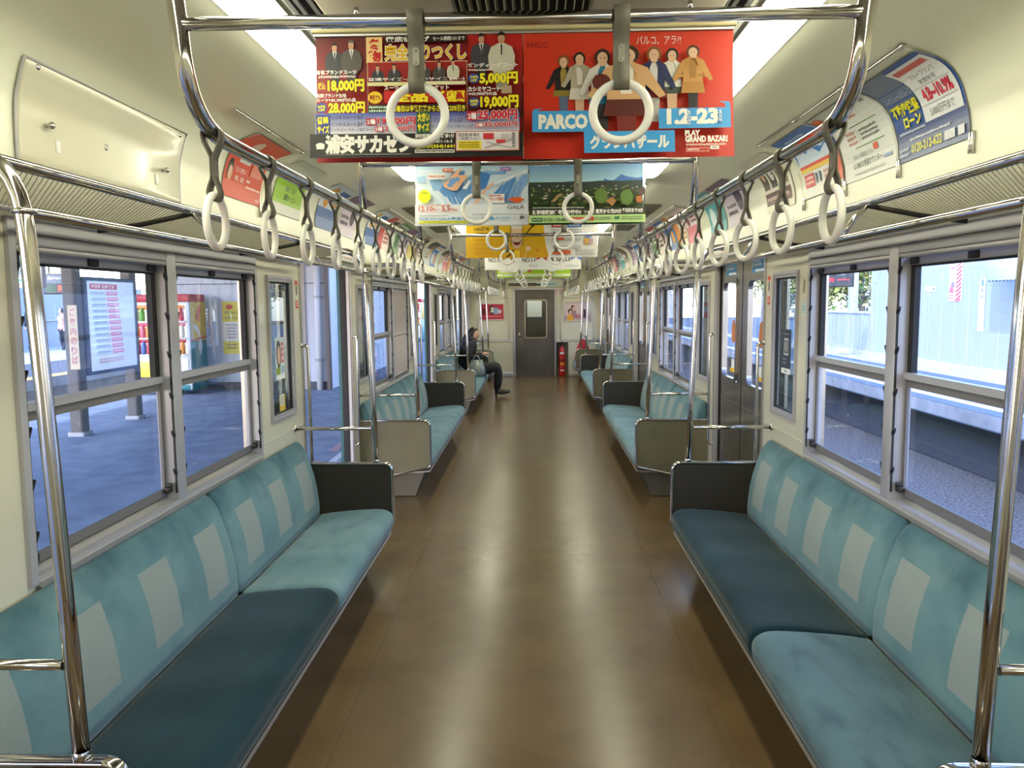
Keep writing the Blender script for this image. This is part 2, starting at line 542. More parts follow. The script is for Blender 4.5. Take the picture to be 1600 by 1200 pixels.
# ceiling middle: pinkish panels, dark slots and the louvred air outlet
k = 0
for x0, x1 in ((-0.515, -0.175), (0.175, 0.515)):
    for y0, y1 in ((YR, 4.9), (4.92, 9.72), (9.74, 14.54), (14.56, YE-0.02)):
        k += 1
        mb = MB(); mb.bbox(x0, x1, y0, y1, 2.332, 2.3525, 0.006)
        tag(mb.build('ceiling_panel', PINKW), 'pinkish white ceiling panel beside the central air louvre', 'ceiling panel', kind='structure')
for x in (-0.553, 0.553):
    mb = MB()
    mb.box(x-0.036, x+0.036, YR, YE-0.01, 2.346, 2.3535, 1)
    for dx in (-0.033, -0.012, 0.022):
        mb.box(x+dx-0.006, x+dx+0.006, YR, YE-0.01, 2.338, 2.346, 0)
    tag(mb.build('ceiling_slot_strip', [ALUL, BLACK]), kind='structure')
for i, (y0, y1) in enumerate(((-2.6, 4.88), (5.2, 9.7), (10.0, 14.5))):
    r = thing('air_louvre', f'{ORD[i]} long dark louvred air outlet along the middle of the ceiling', 'air vent', (0, (y0+y1)/2, 2.34))
    h = (y1-y0)/2
    mb = MB(); mb.box(-0.172, 0.172, -h, h, 0.010, 0.0129)
    mb.build('duct_back', BLACK, r)
    mb = MB()
    for j in range(15):
        x = -0.154+j*0.022
        mb.add([(x-0.003, -h, -0.012), (x-0.0005, -h, -0.012), (x+0.004, -h, 0.009), (x+0.0015, -h, 0.009),
                (x-0.003, h, -0.012), (x-0.0005, h, -0.012), (x+0.004, h, 0.009), (x+0.0015, h, 0.009)],
               [(0, 1, 5, 4), (1, 2, 6, 5), (2, 3, 7, 6), (3, 0, 4, 7), (0, 3, 2, 1), (4, 5, 6, 7)])
    for j in range(int(2*h/0.9)+1):
        y = -h+0.9*j
        mb.box(-0.17, 0.17, y, y+0.012, -0.010, 0.010)
    mb.build('louvre', CREAM, r)

# perforated vent plates in the ceiling beyond the first door
for side, s in SIDES:
    for i, (y0, y1) in enumerate(((6.45, 6.92), (6.97, 7.40), (8.10, 8.70))):
        r = thing('vent_plate', f'{ORD[i]} dark perforated vent plate in the {side} half of the ceiling', 'vent', (s*0.93, (y0+y1)/2, 2.346))
        mb = MB(); h = (y1-y0)/2
        mb.prism([(s*-0.11, 0.005), (s*0.10, -0.004), (s*0.10, -0.009), (s*-0.11, -0.001)], -h, h); mb.build('perforated_plate', PERF, r)
# fluorescent strips
def stadium(hw, hl, n=10):
    out = []
    for i in range(n+1):
        a = PI*i/n; out.append((hw*math.cos(a), hl-hw+hw*math.sin(a)))
    for i in range(n+1):
        a = PI+PI*i/n; out.append((hw*math.cos(a), -hl+hw+hw*math.sin(a)))
    return out
seg = [(-3.0, 0.55), (0.65, 4.93), (5.35, 8.80), (9.3, 12.7), (13.2, 16.6)]
for side, s in SIDES:
    for i, (y0, y1) in enumerate(seg):
        nm = ['behind the camera', 'over the nearest benches', 'over the second benches', 'over the third benches', 'by the end wall'][i]
        r = thing('ceiling_light', f'long white fluorescent strip in the {side} half of the ceiling {nm}', 'ceiling light', (s*0.697, (y0+y1)/2, 2.351))
        hl = (y1-y0)/2
        mb = MB(); mb.prism(stadium(0.078, hl+0.012), -0.006, 0.001, 'z')
        mb.build('frame', ALUL, r)
        P = stadium(0.062, hl)
        mb = MB()
        n = len(P)
        rings = [[(x*k, (y-(hl-0.062)*(1 if y > 0 else -1))*k+(hl-0.062)*(1 if y > 0 else -1), z) for x, y in P] for k, z in ((1, -0.006), (1.0, -0.014), (0.93, -0.024), (0.7, -0.031), (0.3, -0.034), (0.0, -0.0345))]
        mb.grid(rings, 0, True, True)
        mb.build('diffuser', LAMP, r)

# wall_back closes the car behind the camera
mb = MB(); mb.box(-1.49, 1.49, YR-0.05, YR, 0, 2.5)
tag(mb.build('wall_back', CREAM), kind='structure')

# ---------------------------------------------------------------- end wall with gangway door
DX0, DX1, DZ = -0.408, 0.429, 1.848
NX0, NX1, NZ = 0.462, 0.722, 0.735
mb = MB()
mb.box(-1.49, DX0, YE, YE+0.135, 0, 2.5); mb.box(DX1, NX0, YE, YE+0.135, 0, 2.5)
mb.box(NX1, 1.49, YE, YE+0.135, 0, 2.5); mb.box(NX0, NX1, YE, YE+0.135, NZ, 2.5)
mb.box(DX0, DX1, YE, YE+0.135, DZ, 2.5)
mb.box(NX0-0.01, NX1+0.01, YE+0.135, YE+0.15, 0, NZ+0.02, 1)
tag(mb.build('wall_end', [CREAM, HEATER]), kind='structure')
mb = MB()
for x0, x1 in ((-1.38, -0.47), (0.74, 1.38)):
    mb.bbox(x0, x1, YE-0.012, YE-0.0005, 0.745, 0.775, 0.004)
    mb.bbox(x0, x1, YE-0.008, YE-0.0005, 0.005, 0.10, 0.003)
    mb.box(x0, x1, YE-0.003, YE-0.0005, 0.395, 0.400)
tag(mb.build('baseboard_end', ALUL), kind='structure')
mb = MB()
for x0, x1 in ((DX0-0.05, DX0), (DX1, DX1+0.03)):
    mb.bbox(x0, x1, YE-0.02, YE-0.0005, 0.0, DZ+0.03, 0.004)
mb.bbox(DX0-0.05, DX1+0.03, YE-0.02, YE-0.0005, DZ+0.0005, DZ+0.035, 0.004)
tag(mb.build('trim_50', ALU), kind='structure')
mb = MB()
for x0, x1 in ((NX0-0.012, NX0), (NX1, NX1+0.012)):
    mb.bbox(x0, x1, YE-0.010, YE-0.0005, 0.0, NZ+0.012, 0.003)
mb.bbox(NX0-0.012, NX1+0.012, YE-0.010, YE-0.0005, NZ+0.0005, NZ+0.014, 0.003)
tag(mb.build('trim_51', ALUL), kind='structure')
STK_PALE = mat('pale_grey_panel', hx('c8ccd0'), 0.5)
r = struct('door_9', 'brushed steel sliding gangway door with a tall window at the far end of the car', (0, YE+0.03, 0))
mb = MB()
wx0, wx1, wz0, wz1 = -0.203, 0.262, 0.83, 1.635
mb.box(DX0, wx0, 0, 0.035, 0.002, DZ); mb.box(wx1, DX1, 0, 0.035, 0.002, DZ)
mb.box(wx0, wx1, 0, 0.035, 0.002, wz0); mb.box(wx0, wx1, 0, 0.035, wz1, DZ)
mb.build('door_leaf', DOORSTEEL, r)
mb = MB()
o = rpoly(wx0-0.012, wx1+0.012, wz0-0.012, wz1+0.012, 0.06); i_ = rpoly(wx0+0.016, wx1-0.016, wz0+0.016, wz1-0.016, 0.045)
mb.grid([[(x, -0.0005, z) for x, z in o], [(x, -0.012, z) for x, z in o], [(x, -0.012, z) for x, z in i_], [(x, 0.02, z) for x, z in i_]], 0, False, True)
mb.build('window_frame', CHROME, r)
mb = MB(); mb.box(wx0, wx1, 0.015, 0.019, wz0, wz1); mb.build('glass', GLASS, r)
mb = MB(); mb.bbox(-0.345, -0.305, -0.006, -0.0005, 0.84, 0.93, 0.002); mb.tube([(-0.325, -0.006, 0.87), (-0.325, -0.03, 0.88), (-0.325, -0.03, 0.98)], 0.008)
mb.build('door_handle', CHROME, r)
# the next car seen through the gangway window
mb = MB()
mb.box(-0.9, 0.9, YE+1.5, YE+1.55, 0, 2.4, 0)
mb.box(-0.9, -0.7, YE+0.13, YE+1.5, -0.05, 2.4, 1); mb.box(0.7, 0.9, YE+0.13, YE+1.5, -0.05, 2.4, 1)
mb.box(-0.9, 0.9, YE+0.13, YE+1.55, 2.3, 2.4, 1); mb.box(-0.9, 0.9, YE+0.13, YE+1.55, -0.1, 0.0, 1)
mb.box(-0.17, 0.17, YE+1.49, YE+1.4995, 1.25, 1.70, 2)
mb.box(-0.25, 0.25, YE+0.5, YE+1.2, 2.27, 2.2995, 3)
tag(mb.build('gangway', [DOORSTEEL, HEATER, STK_PALE, LAMP]), kind='structure')
# framed poster boards on the end wall are built with the posters

# ---------------------------------------------------------------- windows
wk = 0
def rect_frame(mb, s, x0, x1, y0, y1, z0, z1, wd, mi=0, top=None, bot=None):
    top = wd if top is None else top; bot = wd if bot is None else bot
    mb.box(s*x0, s*x1, y0, y0+wd, z0, z1, mi); mb.box(s*x0, s*x1, y1-wd, y1, z0, z1, mi)
    mb.box(s*x0, s*x1, y0+wd, y1-wd, z0, z0+bot, mi); mb.box(s*x0, s*x1, y0+wd, y1-wd, z1-top, z1, mi)
def side_window(s, y0, y1, z0, z1, halves=2, blind=None, detail=True):
    global wk
    wk += 1
    yc = (y0+y1)/2
    r = struct(f'window_{wk}', None, (s*XW, yc, 0))
    h = (y1-y0)/2
    mb = MB()
    rect_frame(mb, s, -0.014, 0.062, -h, h, z0, z1, 0.030, 0, top=0.040, bot=0.022)
    mb.build('outer_frame', ALU, r)
    mb = MB()
    mb.prism([(s*-0.020, z0-0.012), (s*-0.020, z0+0.006), (s*0.0, z0+0.016), (s*0.045, z0+0.040), (s*0.060, z0+0.040), (s*0.060, z0+0.0225), (s*-0.0145, z0+0.0225-0.03)], -h+0.03, h-0.03)
    mb.build('sill', ALUL, r)
    edges = [(-h+0.03, h-0.03)] if halves == 1 else [(-h+0.03, -0.038), (0.038, h-0.03)]
    if halves == 2:
        mb = MB(); mb.bbox(s*-0.018, s*0.055, -0.0375, 0.0375, z0+0.02, z1-0.04, 0.004)
        mb.build('mullion', ALU, r)
    mb = MB()
    for a, b in edges:
        mb.bbox(s*-0.016, s*0.02, a+0.001, b-0.001, z1-0.075, z1-0.041, 0.006)
        mb.tube([(s*-0.004, a+0.002, z1-0.083), (s*-0.004, b-0.002, z1-0.083)], 0.010)
    mb.build('blind_case', ALU, r)
    for j, (a, b) in enumerate(edges):
        mb = MB()
        rect_frame(mb, s, 0.030, 0.040, a, b, z0+0.040, 1.285, 0.018, 0, top=0.028, bot=0.03)
        mb.build('lower_sash', SASH, r)
        mb = MB()
        rect_frame(mb, s, 0.034, 0.056, a, b, 1.262, z1-0.118, 0.034, 1, top=0.006, bot=0.001)
        mb.bbox(s*0.026, s*0.056, a, b, z1-0.1175, z1-0.084, 0.003, 0)
        for e in (a+0.05, b-0.05): mb.bbox(s*0.016, s*0.026, e-0.03, e+0.03, z1-0.115, z1-0.090, 0.004, 1)
        mb.box(s*0.022, s*0.047, a, b, 1.2865, 1.312, 0)
        mb.bbox(s*0.018, s*0.034, (a+b)/2-0.03, (a+b)/2+0.03, z1-0.115, z1-0.090, 0.004, 1)
        mb.build('upper_sash', [ALU, RUBBER], r)
        mb = MB(); mb.box(s*0.033, s*0.0365, a+0.026, b-0.026, z0+0.07, 1.258); mb.build('glass', GLASS, r)
        mb = MB(); mb.box(s*0.046, s*0.0495, a+0.034, b-0.034, 1.263, z1-0.124); mb.build('glass', GLASS, r)
        if detail:
            for e, sg in ((a, 1), (b, -1)):
                mb = MB(); mb.bbox(s*0.004, s*0.022, e+sg*0.004, e+sg*0.040, z0+0.055, z0+0.078, 0.003); mb.bbox(s*0.0, s*0.02, e+sg*0.012, e+sg*0.026, z0+0.078, z0+0.092, 0.003)
                mb.build('latch', DKMETAL, r)
            # toothed blind catches along the uprights
            mb = MB()
            for e, sg in ((a, 1), (b, -1)):
                mb.box(s*-0.0135, s*-0.006, e-sg*0.004, e+sg*0.003, z0+0.05, z1-0.09)
                for zz in (0.92, 1.07, 1.22, 1.38, 1.53, 1.68):
                    mb.prism([(e, zz), (e+sg*0.013, zz+0.022), (e+sg*0.013, zz+0.030), (e, zz+0.016)], s*-0.016, s*-0.004, 'x')
            mb.build('blind_catch_strip', RUBBER, r)
        if blind is not None and j == blind:
            mb = MB()
            mb.grid([[(s*(0.004+0.0015*math.sin(zz*40)), yy, zz) for zz in [z1-0.09-(z1-0.09-z0-0.06)*q/16 for q in range(17)]] for yy in (a+0.004, b-0.004)], 0, True)
            mb.bbox(s*-0.006, s*0.012, a+0.004, b-0.004, z0+0.045, z0+0.065, 0.004, 1)
            mb.bbox(s*-0.006, s*0.012, a+0.004, b-0.004, 1.262, 1.275, 0.003, 1)
            mb.build('roller_blind', [BLIND, ALUL], r)
    return r
BLIND = mat('pinkish_roller_blind', hx('b5a8a2'), 0.8)
for side, s in SIDES:
    for n in range(-1, 3):
        d = n*PT
        side_window(s, WIN[0]+d, WIN[1]+d, WIN[2], WIN[3], 2, 1 if (s < 0 and n == 1) else None, n in (0, 1))
    side_window(s, *ENDWIN, 1, None, False)
def pocket_window(s, y0, y1, z0, z1):
    global wk
    wk += 1
    h = (y1-y0)/2
    r = struct(f'window_{wk}', None, (s*XW, (y0+y1)/2, 0))
    mb = MB()
    rect_frame(mb, s, -0.010, 0.026, -h, h, z0, z1, 0.034)
    rect_frame(mb, s, -0.014, -0.0099, -h+0.006, h-0.006, z0+0.006, z1-0.006, 0.012)
    for yy in (-h+0.017, h-0.017):
        for zz in (z0+0.017, z1-0.017):
            mb.lathe([(0.0, s*-0.0125), (0.004, s*-0.0118), (0.005, s*-0.0098)], (0, yy, zz), 8, 0, 'x')
    mb.build('frame', ALU, r)
    mb = MB(); rect_frame(mb, s, 0.002, 0.018, -h+0.034, h-0.034, z0+0.034, z1-0.034, 0.008); mb.build('gasket', RUBBER, r)
    mb = MB(); mb.box(s*0.010, s*0.014, -h+0.036, h-0.036, z0+0.036, z1-0.036); mb.build('glass', GLASSD, r)
for side, s in SIDES:
    for n in range(0, 3):
        pocket_window(s, PKN[0]+n*PT, PKN[1]+n*PT, PKN[2], PKN[3])
        pocket_window(s, PKF[0]+n*PT, PKF[1]+n*PT, PKF[2], PKF[3])
    pocket_window(s, PKN[0]+3*PT, PKN[1]+3*PT-0.04, PKN[2], PKN[3])

# ---------------------------------------------------------------- sliding doors
STK_BLUE = mat('blue_sticker', hx('2f9fe0'), 0.35)
STK_WHITE = mat('white_sticker', hx('e6e6e2'), 0.4)
STK_ORA = mat('orange_sticker', hx('c8742c'), 0.4)
STK_YEL = mat('yellow_sticker', hx('e8b41c'), 0.4)
STK_RED = mat('red_sticker', hx('d2402e'), 0.4)
def door_leaf(r, s, y0, y1, meet):
    """meet: +1 the meeting edge is at y1, -1 at y0"""
    x0, x1, zt = 0.035, 0.065, 1.895
    if meet > 0: wy0, wy1 = y1-0.575, y1-0.145
    else: wy0, wy1 = y0+0.11, y0+0.535
    wz0, wz1 = 1.015, 1.735
    mb = MB()
    mb.box(s*x0, s*x1, y0, wy0, 0.008, zt); mb.box(s*x0, s*x1, wy1, y1, 0.008, zt)
    mb.box(s*x0, s*x1, wy0, wy1, 0.008, wz0); mb.box(s*x0, s*x1, wy0, wy1, wz1, zt)
    mb.bbox(s*(x0-0.0015), s*x0, y0+0.03, y1-0.03, 0.86, 0.868, 0.0005); mb.bbox(s*(x0-0.0015), s*x0, y0+0.03, y1-0.03, 0.995, 1.0, 0.0005)
    lf = mb.build('door_leaf', STEEL, r)
    mb = MB()
    o = rpoly(wy0-0.012, wy1+0.012, wz0-0.012, wz1+0.012, 0.075); i_ = rpoly(wy0+0.020, wy1-0.020, wz0+0.020, wz1-0.020, 0.055)
    mb.grid([[(s*(x0-0.0005), y, z) for y, z in o], [(s*(x0-0.010), y, z) for y, z in o], [(s*(x0-0.010), y, z) for y, z in i_], [(s*(x0+0.02), y, z) for y, z in i_]], 0, False, True)
    mb.build('window_frame', STEEL, lf)
    mb = MB(); mb.box(s*(x0+0.012), s*(x0+0.016), wy0, wy1, wz0, wz1); mb.build('glass', GLASS, lf)
    e = y1 if meet > 0 else y0
    mb = MB(); mb.bbox(s*(x0+0.003), s*(x1-0.003), e-0.0*meet, e+0.012*meet, 0.01, zt-0.005, 0.004); mb.build('rubber_edge', RUBBER, lf)
    if s > 0:
        yc = (wy0+wy1)/2
        mb = MB(); mb.box(s*(x0-0.0012), s*(x0-0.0002), yc-0.16, yc+0.14, 1.765, 1.865, 0)
        mb.box(s*(x0-0.0016), s*(x0-0.0012), yc-0.06, yc+0.10, 1.832, 1.842, 1); mb.box(s*(x0-0.0016), s*(x0-0.0012), yc-0.08, yc+0.08, 1.808, 1.820, 1)
        mb.box(s*(x0-0.0016), s*(x0-0.0012), yc-0.15, yc+0.06, 1.770, 1.785, 1); mb.box(s*(x0-0.0016), s*(x0-0.0012), yc+0.105, yc+0.13, 1.80, 1.85, 1)
        mb.build('blue_notice', [STK_BLUE, STK_WHITE], lf)
        mb = MB(); mb.box(s*(x0+0.0105), s*(x0+0.0115), wy0+0.10, wy0+0.24, 1.075, 1.105, 0); mb.box(s*(x0+0.0105), s*(x0+0.0115), wy0+0.12, wy0+0.20, 1.106, 1.17, 1)
        mb.build('yellow_notice', [STK_YEL, STK_WHITE], lf)
        mb = MB(); mb.prism([(wy0+0.15+.055*math.cos(2*PI*i/20)*(1-.25*math.sin(2*PI*i/20)), 1.37+.085*math.sin(2*PI*i/20)) for i in range(20)], s*(x0+0.0105), s*(x0+0.0115), 'x')
        mb.build('orange_notice', STK_ORA, lf)
k = 0
for side, s in SIDES:
    for n in range(-1, 3):
        k += 1
        r = struct(f'door_{k}', None, (s*XW, n*PT, 0))
        mid = (DO0+DO1)/2
        if s > 0:
            door_leaf(r, s, DO0+0.002, mid-0.006, 1); door_leaf(r, s, mid+0.018, DO1-0.002, -1)
        else:
            door_leaf(r, s, DO0-0.640, DO0-0.016, 1); door_leaf(r, s, DO1+0.016, DO1+0.64, -1)
        mb = MB()
        for y0, y1 in ((DO0+0.0005, DO0+0.020), (DO1-0.020, DO1-0.0005)):
            mb.box(s*0.0, s*0.022, y0, y1, 0.008, 1.879)
            mb.box(s*0.0225, s*0.034, y0, y1, 0.008, 1.879, 1)
            if s < 0: mb.box(s*0.0345, s*0.0715, y0-0.002, y1+0.002, 0.008, 1.895, 1)
        mb.box(s*0.0, s*0.030, DO0+0.02, DO1-0.02, 1.855, 1.879)
        mb.build('door_frame', [ALU, RUBBER], r)
        if s < 0:
            mb = MB(); mb.box(s*0.072, s*0.095, DO0-0.012, DO0+0.006, 0.01, 1.9, 0); mb.box(s*0.072, s*0.095, DO1-0.024, DO1+0.012, 0.01, 1.9, 0)
            mb.build('outer_post', TEALD, r)
        # header box over the door
        mb = MB(); y0, y1 = DO0-0.20, DO1+0.20
        mb.bbox(s*-0.082, s*-0.0645, y0, y1, 1.885, 1.953, 0.004, 0)
        mb.bbox(s*-0.088, s*-0.082, y0, y1, 1.945, 1.953, 0.002, 1)
        for yy in (y0+0.4, y0+0.85, y0+1.3):
            mb.box(s*-0.0826, s*-0.082, yy, yy+0.004, 1.886, 1.944, 1)
        mb.build('header_box', [CREAM, ALU], r)
# ================================================================ BENCHES
XB = 1.10
PITCHSEAT = (B0-A0)/7
def cush_rows(prof, y0, y1, ys_in, r, s, yc):
    c = Vector((sum(p[0] for p in prof)/len(prof), sum(p[1] for p in prof)/len(prof)))
    secs = []
    for t in (0.0, 0.003, 0.009, 0.018, r):
        secs.append((y0+t, r-math.sqrt(max(0, r*r-(r-t)**2))))
    mid = [(y, 0) for y in ys_in if y0+r+0.002 < y < y1-r-0.002]
    secs = secs+mid+[(y1-(y-y0), i) for y, i in reversed(secs)]
    rows = []
    for y, ins in secs:
        row = []
        for px, pz in prof:
            p = Vector((px, pz)); d = c-p
            if d.length > 1e-6: p = p+d.normalized()*min(ins, d.length*0.8)
            row.append((s*(p.x-XB), y-yc, p.y))
        rows.append(row)
    return rows, [y for y, _ in secs]
SEATP = [(1.245, 0.215), (1.262, 0.330), (1.225, 0.350), (1.16, 0.360), (1.08, 0.369), (1.0, 0.376), (0.93, 0.379), (0.88, 0.377), (0.848, 0.367),
         (0.826, 0.349), (0.817, 0.325), (0.818, 0.295), (0.828, 0.262), (0.850, 0.240), (0.90, 0.230), (1.05, 0.222)]
BACKP = [(1.258, 0.338), (1.257, 0.38), (1.259, 0.425), (1.266, 0.50), (1.279, 0.575), (1.298, 0.640), (1.313, 0.685), (1.332, 0.730), (1.350, 0.760), (1.367, 0.779), (1.382, 0.786),
         (1.392, 0.780), (1.397, 0.768), (1.397, 0.60), (1.397, 0.45), (1.397, 0.338)]
def smooth_closed(P, sub=2, keep=()):
    out = []
    n = len(P)
    for i in range(n):
        out.append(P[i])
        p0, p1, p2, p3 = [Vector(P[(i+k) % n]) for k in (-1, 0, 1, 2)]
        f = 0.5
        q = 0.5*((2*p1)+(p2-p0)*f+(2*p0-5*p1+4*p2-p3)*f*f+(3*p1-p0-3*p2+p3)*f**3)
        out.append((q.x, q.y))
    return out
SEATS_ = smooth_closed(SEATP)
def make_bench(s, groups, y0, y1, label, seatmats):
    """groups: seats per cushion, near to far"""
    yc = (y0+y1)/2
    r = thing('bench_seat', label, 'bench', (s*XB, yc, 0))
    y = y0+0.018
    tot = y1-y0-0.036
    nseat = sum(groups); ps = tot/nseat
    seatn = 0
    for g, sm in zip(groups, seatmats):
        a, b = y, y+ps*g
        rows, ys = cush_rows(SEATS_, a+0.001, b-0.001, [a+(b-a)*i/(6*g) for i in range(1, 6*g)], 0.030, s, yc)
        # slight dip per sitter
        rr = []
        for row, yy in zip(rows, ys):
            u = ((yy-a)/ps) % 1.0
            dip = 0.006*math.sin(PI*u)**2
            rr.append([(p[0], p[1], p[2]-dip if p[2] > 0.345 else p[2]) for p in row])
        mb = MB(); mb.grid(rr, 0, True, True)
        mb.grid([[Vector(p) for p in rr[0]], [Vector((sum(p[0] for p in rr[0])/len(rr[0]), rr[0][0][1], 0.3))]*len(rr[0])], 0, True, True)
        mb.grid([[Vector(p) for p in rr[-1]], [Vector((sum(p[0] for p in rr[-1])/len(rr[-1]), rr[-1][0][1], 0.3))]*len(rr[-1])], 0, True, True)
        mb.build('seat_cushion', sm, r)
        cuts = []
        pats = []
        for j in range(g):
            c = a+ps*(j+0.5)+0.012
            pats.append((c-0.103, c+0.103)); cuts += [c-0.103, c+0.103]
        cuts += [a+ps*j for j in range(1, g)]
        rows, ys = cush_rows(BACKP, a+0.001, b-0.001, sorted(cuts), 0.034, s, yc)
        def mif(i, k, ys=ys, pats=pats):
            ym = (ys[i]+ys[i+1])/2
            return 1 if (2 <= k <= 5 and any(p0-1e-4 < ym < p1+1e-4 for p0, p1 in pats)) else 0
        mb = MB(); mb.grid(rows, 0, True, True, mif)
        for row in (rows[0], rows[-1]):
            mb.grid([[Vector(p) for p in row], [Vector((sum(p[0] for p in row)/len(row), row[0][1], 0.55))]*len(row)], 0, True, True)
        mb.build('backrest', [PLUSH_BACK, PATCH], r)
        y = b
    mb = MB()
    mb.prism([(s*(x-XB), z) for x, z in ((0.836, 0.222), (0.836, 0.242), (0.850, 0.232), (0.90, 0.2275), (1.30, 0.2145), (1.30, 0.205), (0.90, 0.213))], y0+0.02-yc, y1-0.02-yc)
    mb.build('seat_frame_rail', ALUL, r)
    mb = MB()
    mb.prism([(s*(x-XB), z) for x, z in ((0.972, 0.004), (0.892, 0.212), (1.30, 0.203), (1.38, 0.004))], y0+0.10-yc, y1-0.10-yc)
    for k in range(int((y1-y0)/0.12)-2):
        yy = y0+0.18+k*0.12-yc
        mb.prism([(s*(x-XB), z) for x, z in ((0.9655, 0.018), (0.9635, 0.018), (0.8995, 0.185), (0.9015, 0.185))], yy, yy+0.10, 'y', 1)
    mb.build('heater_box', [HEATER, DKMETAL], r)
    return r

L_DARKNEAR = (PLUSH_DARK, PLUSH_SEAT)
NB = ['nearest', 'second', 'third']
for side, s in SIDES:
    grp = (4, 3) if s < 0 else (3, 4)
    for n in range(3):
        d = n*PT
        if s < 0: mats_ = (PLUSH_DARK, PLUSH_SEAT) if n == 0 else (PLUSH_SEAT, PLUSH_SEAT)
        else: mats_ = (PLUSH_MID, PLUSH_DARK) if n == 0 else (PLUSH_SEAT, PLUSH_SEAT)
        extra = {(-1, 0): 'deep teal near cushion', (1, 0): 'deep teal far cushion', (-1, 1): 'a half drawn blind behind',
                 (1, 1): 'bright window behind', (-1, 2): 'a woman sitting on it', (1, 2): 'nobody on it'}[(s, n)]
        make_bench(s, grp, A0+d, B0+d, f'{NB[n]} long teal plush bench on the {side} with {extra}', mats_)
    make_bench(s, (3,), A0+3*PT, 17.12, f'short teal three seat bench by the end wall on the {side}', (PLUSH_SEAT,))

# ---------------------------------------------------------------- end partitions
def part_outline(off=0.0):
    pts = [(1.398, 0.650-off)]
    def corner(cx, cz, r, a0, a1, n=7):
        return [(cx+r*math.cos(math.radians(a0+(a1-a0)*i/n)), cz+r*math.sin(math.radians(a0+(a1-a0)*i/n))) for i in range(n+1)]
    R = 0.050
    pts += corner(0.822+R, 0.650-R, R-off, 90, 180)
    pts += corner(0.822+0.035, 0.256+0.035, 0.035-off, 180, 258, 5)
    pts += [(1.21, 0.180+off), (1.398, 0.142+off)]
    return pts
def partition(s, y, doorside, label):
    r = thing('seat_end_partition', label, 'seat partition', (s*XB, y, 0))
    P = [(s*(x-XB), z) for x, z in part_outline(0.010)]
    mb = MB(); d = doorside
    mb.prism(P, 0.0, d*0.010, 'y', 0); mb.build('outer_panel', BEIGE, r)
    mb = MB(); mb.prism(P, -d*0.010, -d*0.0002, 'y', 0); mb.build('inner_panel', BROWN, r)
    O = [(s*(x-XB), z) for x, z in part_outline(0)]; I = [(s*(x-XB), z) for x, z in part_outline(0.0115)]
    mb = MB()
    hw = 0.016
    mb.grid([[(x, -hw, z) for x, z in I], [(x, -hw, z) for x, z in O], [(x, -hw*0.5, z) for x, z in [(s*(a-XB), b) for a, b in part_outline(-0.003)]], [(x, hw*0.5, z) for x, z in [(s*(a-XB), b) for a, b in part_outline(-0.003)]],
             [(x, hw, z) for x, z in O], [(x, hw, z) for x, z in I], [(x, -hw, z) for x, z in I]], 0, True)
    mb.build('edge_frame', CHROME, r)
    return r
# ---------------------------------------------------------------- grab poles with their wall rails
def pole_path(s, top=True):
    P = [(0.918, 0.6515), (0.930, 1.0), (0.948, 1.45), (0.958, 1.70)]
    P += [tuple(v) for v in [Vector((a.x, a.y)) for a in bez((0.960, 1.735, 0), (0.966, 1.885, 0), (1.09, 1.892, 0), 8)]]
    P += [(1.20, 1.893), (1.3355, 1.893)]
    return [(s*x, 0, z) for x, z in P]
def stanchion(s, y, label):
    r = thing('grab_pole', label, 'grab pole', (s*0.93, y, 0.643))
    off = Vector((-s*0.93, 0, -0.643))
    mb = MB(); mb.tube([Vector(p)+off for p in pole_path(s)], 0.0170, 16)
    mb.lathe([(0.0, 0.0), (0.0195, 0.0), (0.0195, 0.012), (0.0172, 0.018)], Vector((s*0.918, 0, 0.651))+off, 16)
    pl_ = mb.build('pole', CHROME, r)
    mb = MB(); mb.tube([Vector((s*0.944, 0, 0.853))+off, Vector((s*1.399, 0, 0.853))+off], 0.0110, 14)
    mb.lathe([(0.022, s*1.3995-s*0.93), (0.022, s*1.394-s*0.93), (0.0115, s*1.390-s*0.93)], (0, 0, 0.853-0.643), 14, 0, 'x')
    mb.build('wall_rail', CHROME, r)
    mb = MB(); mb.torus(Vector((s*0.9608, 0, 1.770))+off, (1, 0, 0), (0, 1, 0), 0.0175, 0.006, 20, 8)
    mb.build('collar', CHROME, pl_)
    return r
for side, s in SIDES:
    for n in range(4):
        d = n*PT
        w1 = NB[n] if n < 3 else 'short end'
        partition(s, A0+d, -1, f'beige seat end panel at the near end of the {w1} {side} bench')
        stanchion(s, A0+d, f'chrome grab pole rising from the near end panel of the {w1} {side} bench')
        if n < 3:
            partition(s, B0+d, 1, f'dark brown faced seat end panel at the far end of the {w1} {side} bench')
            stanchion(s, B0+d, f'chrome grab pole rising from the far end panel of the {w1} {side} bench')

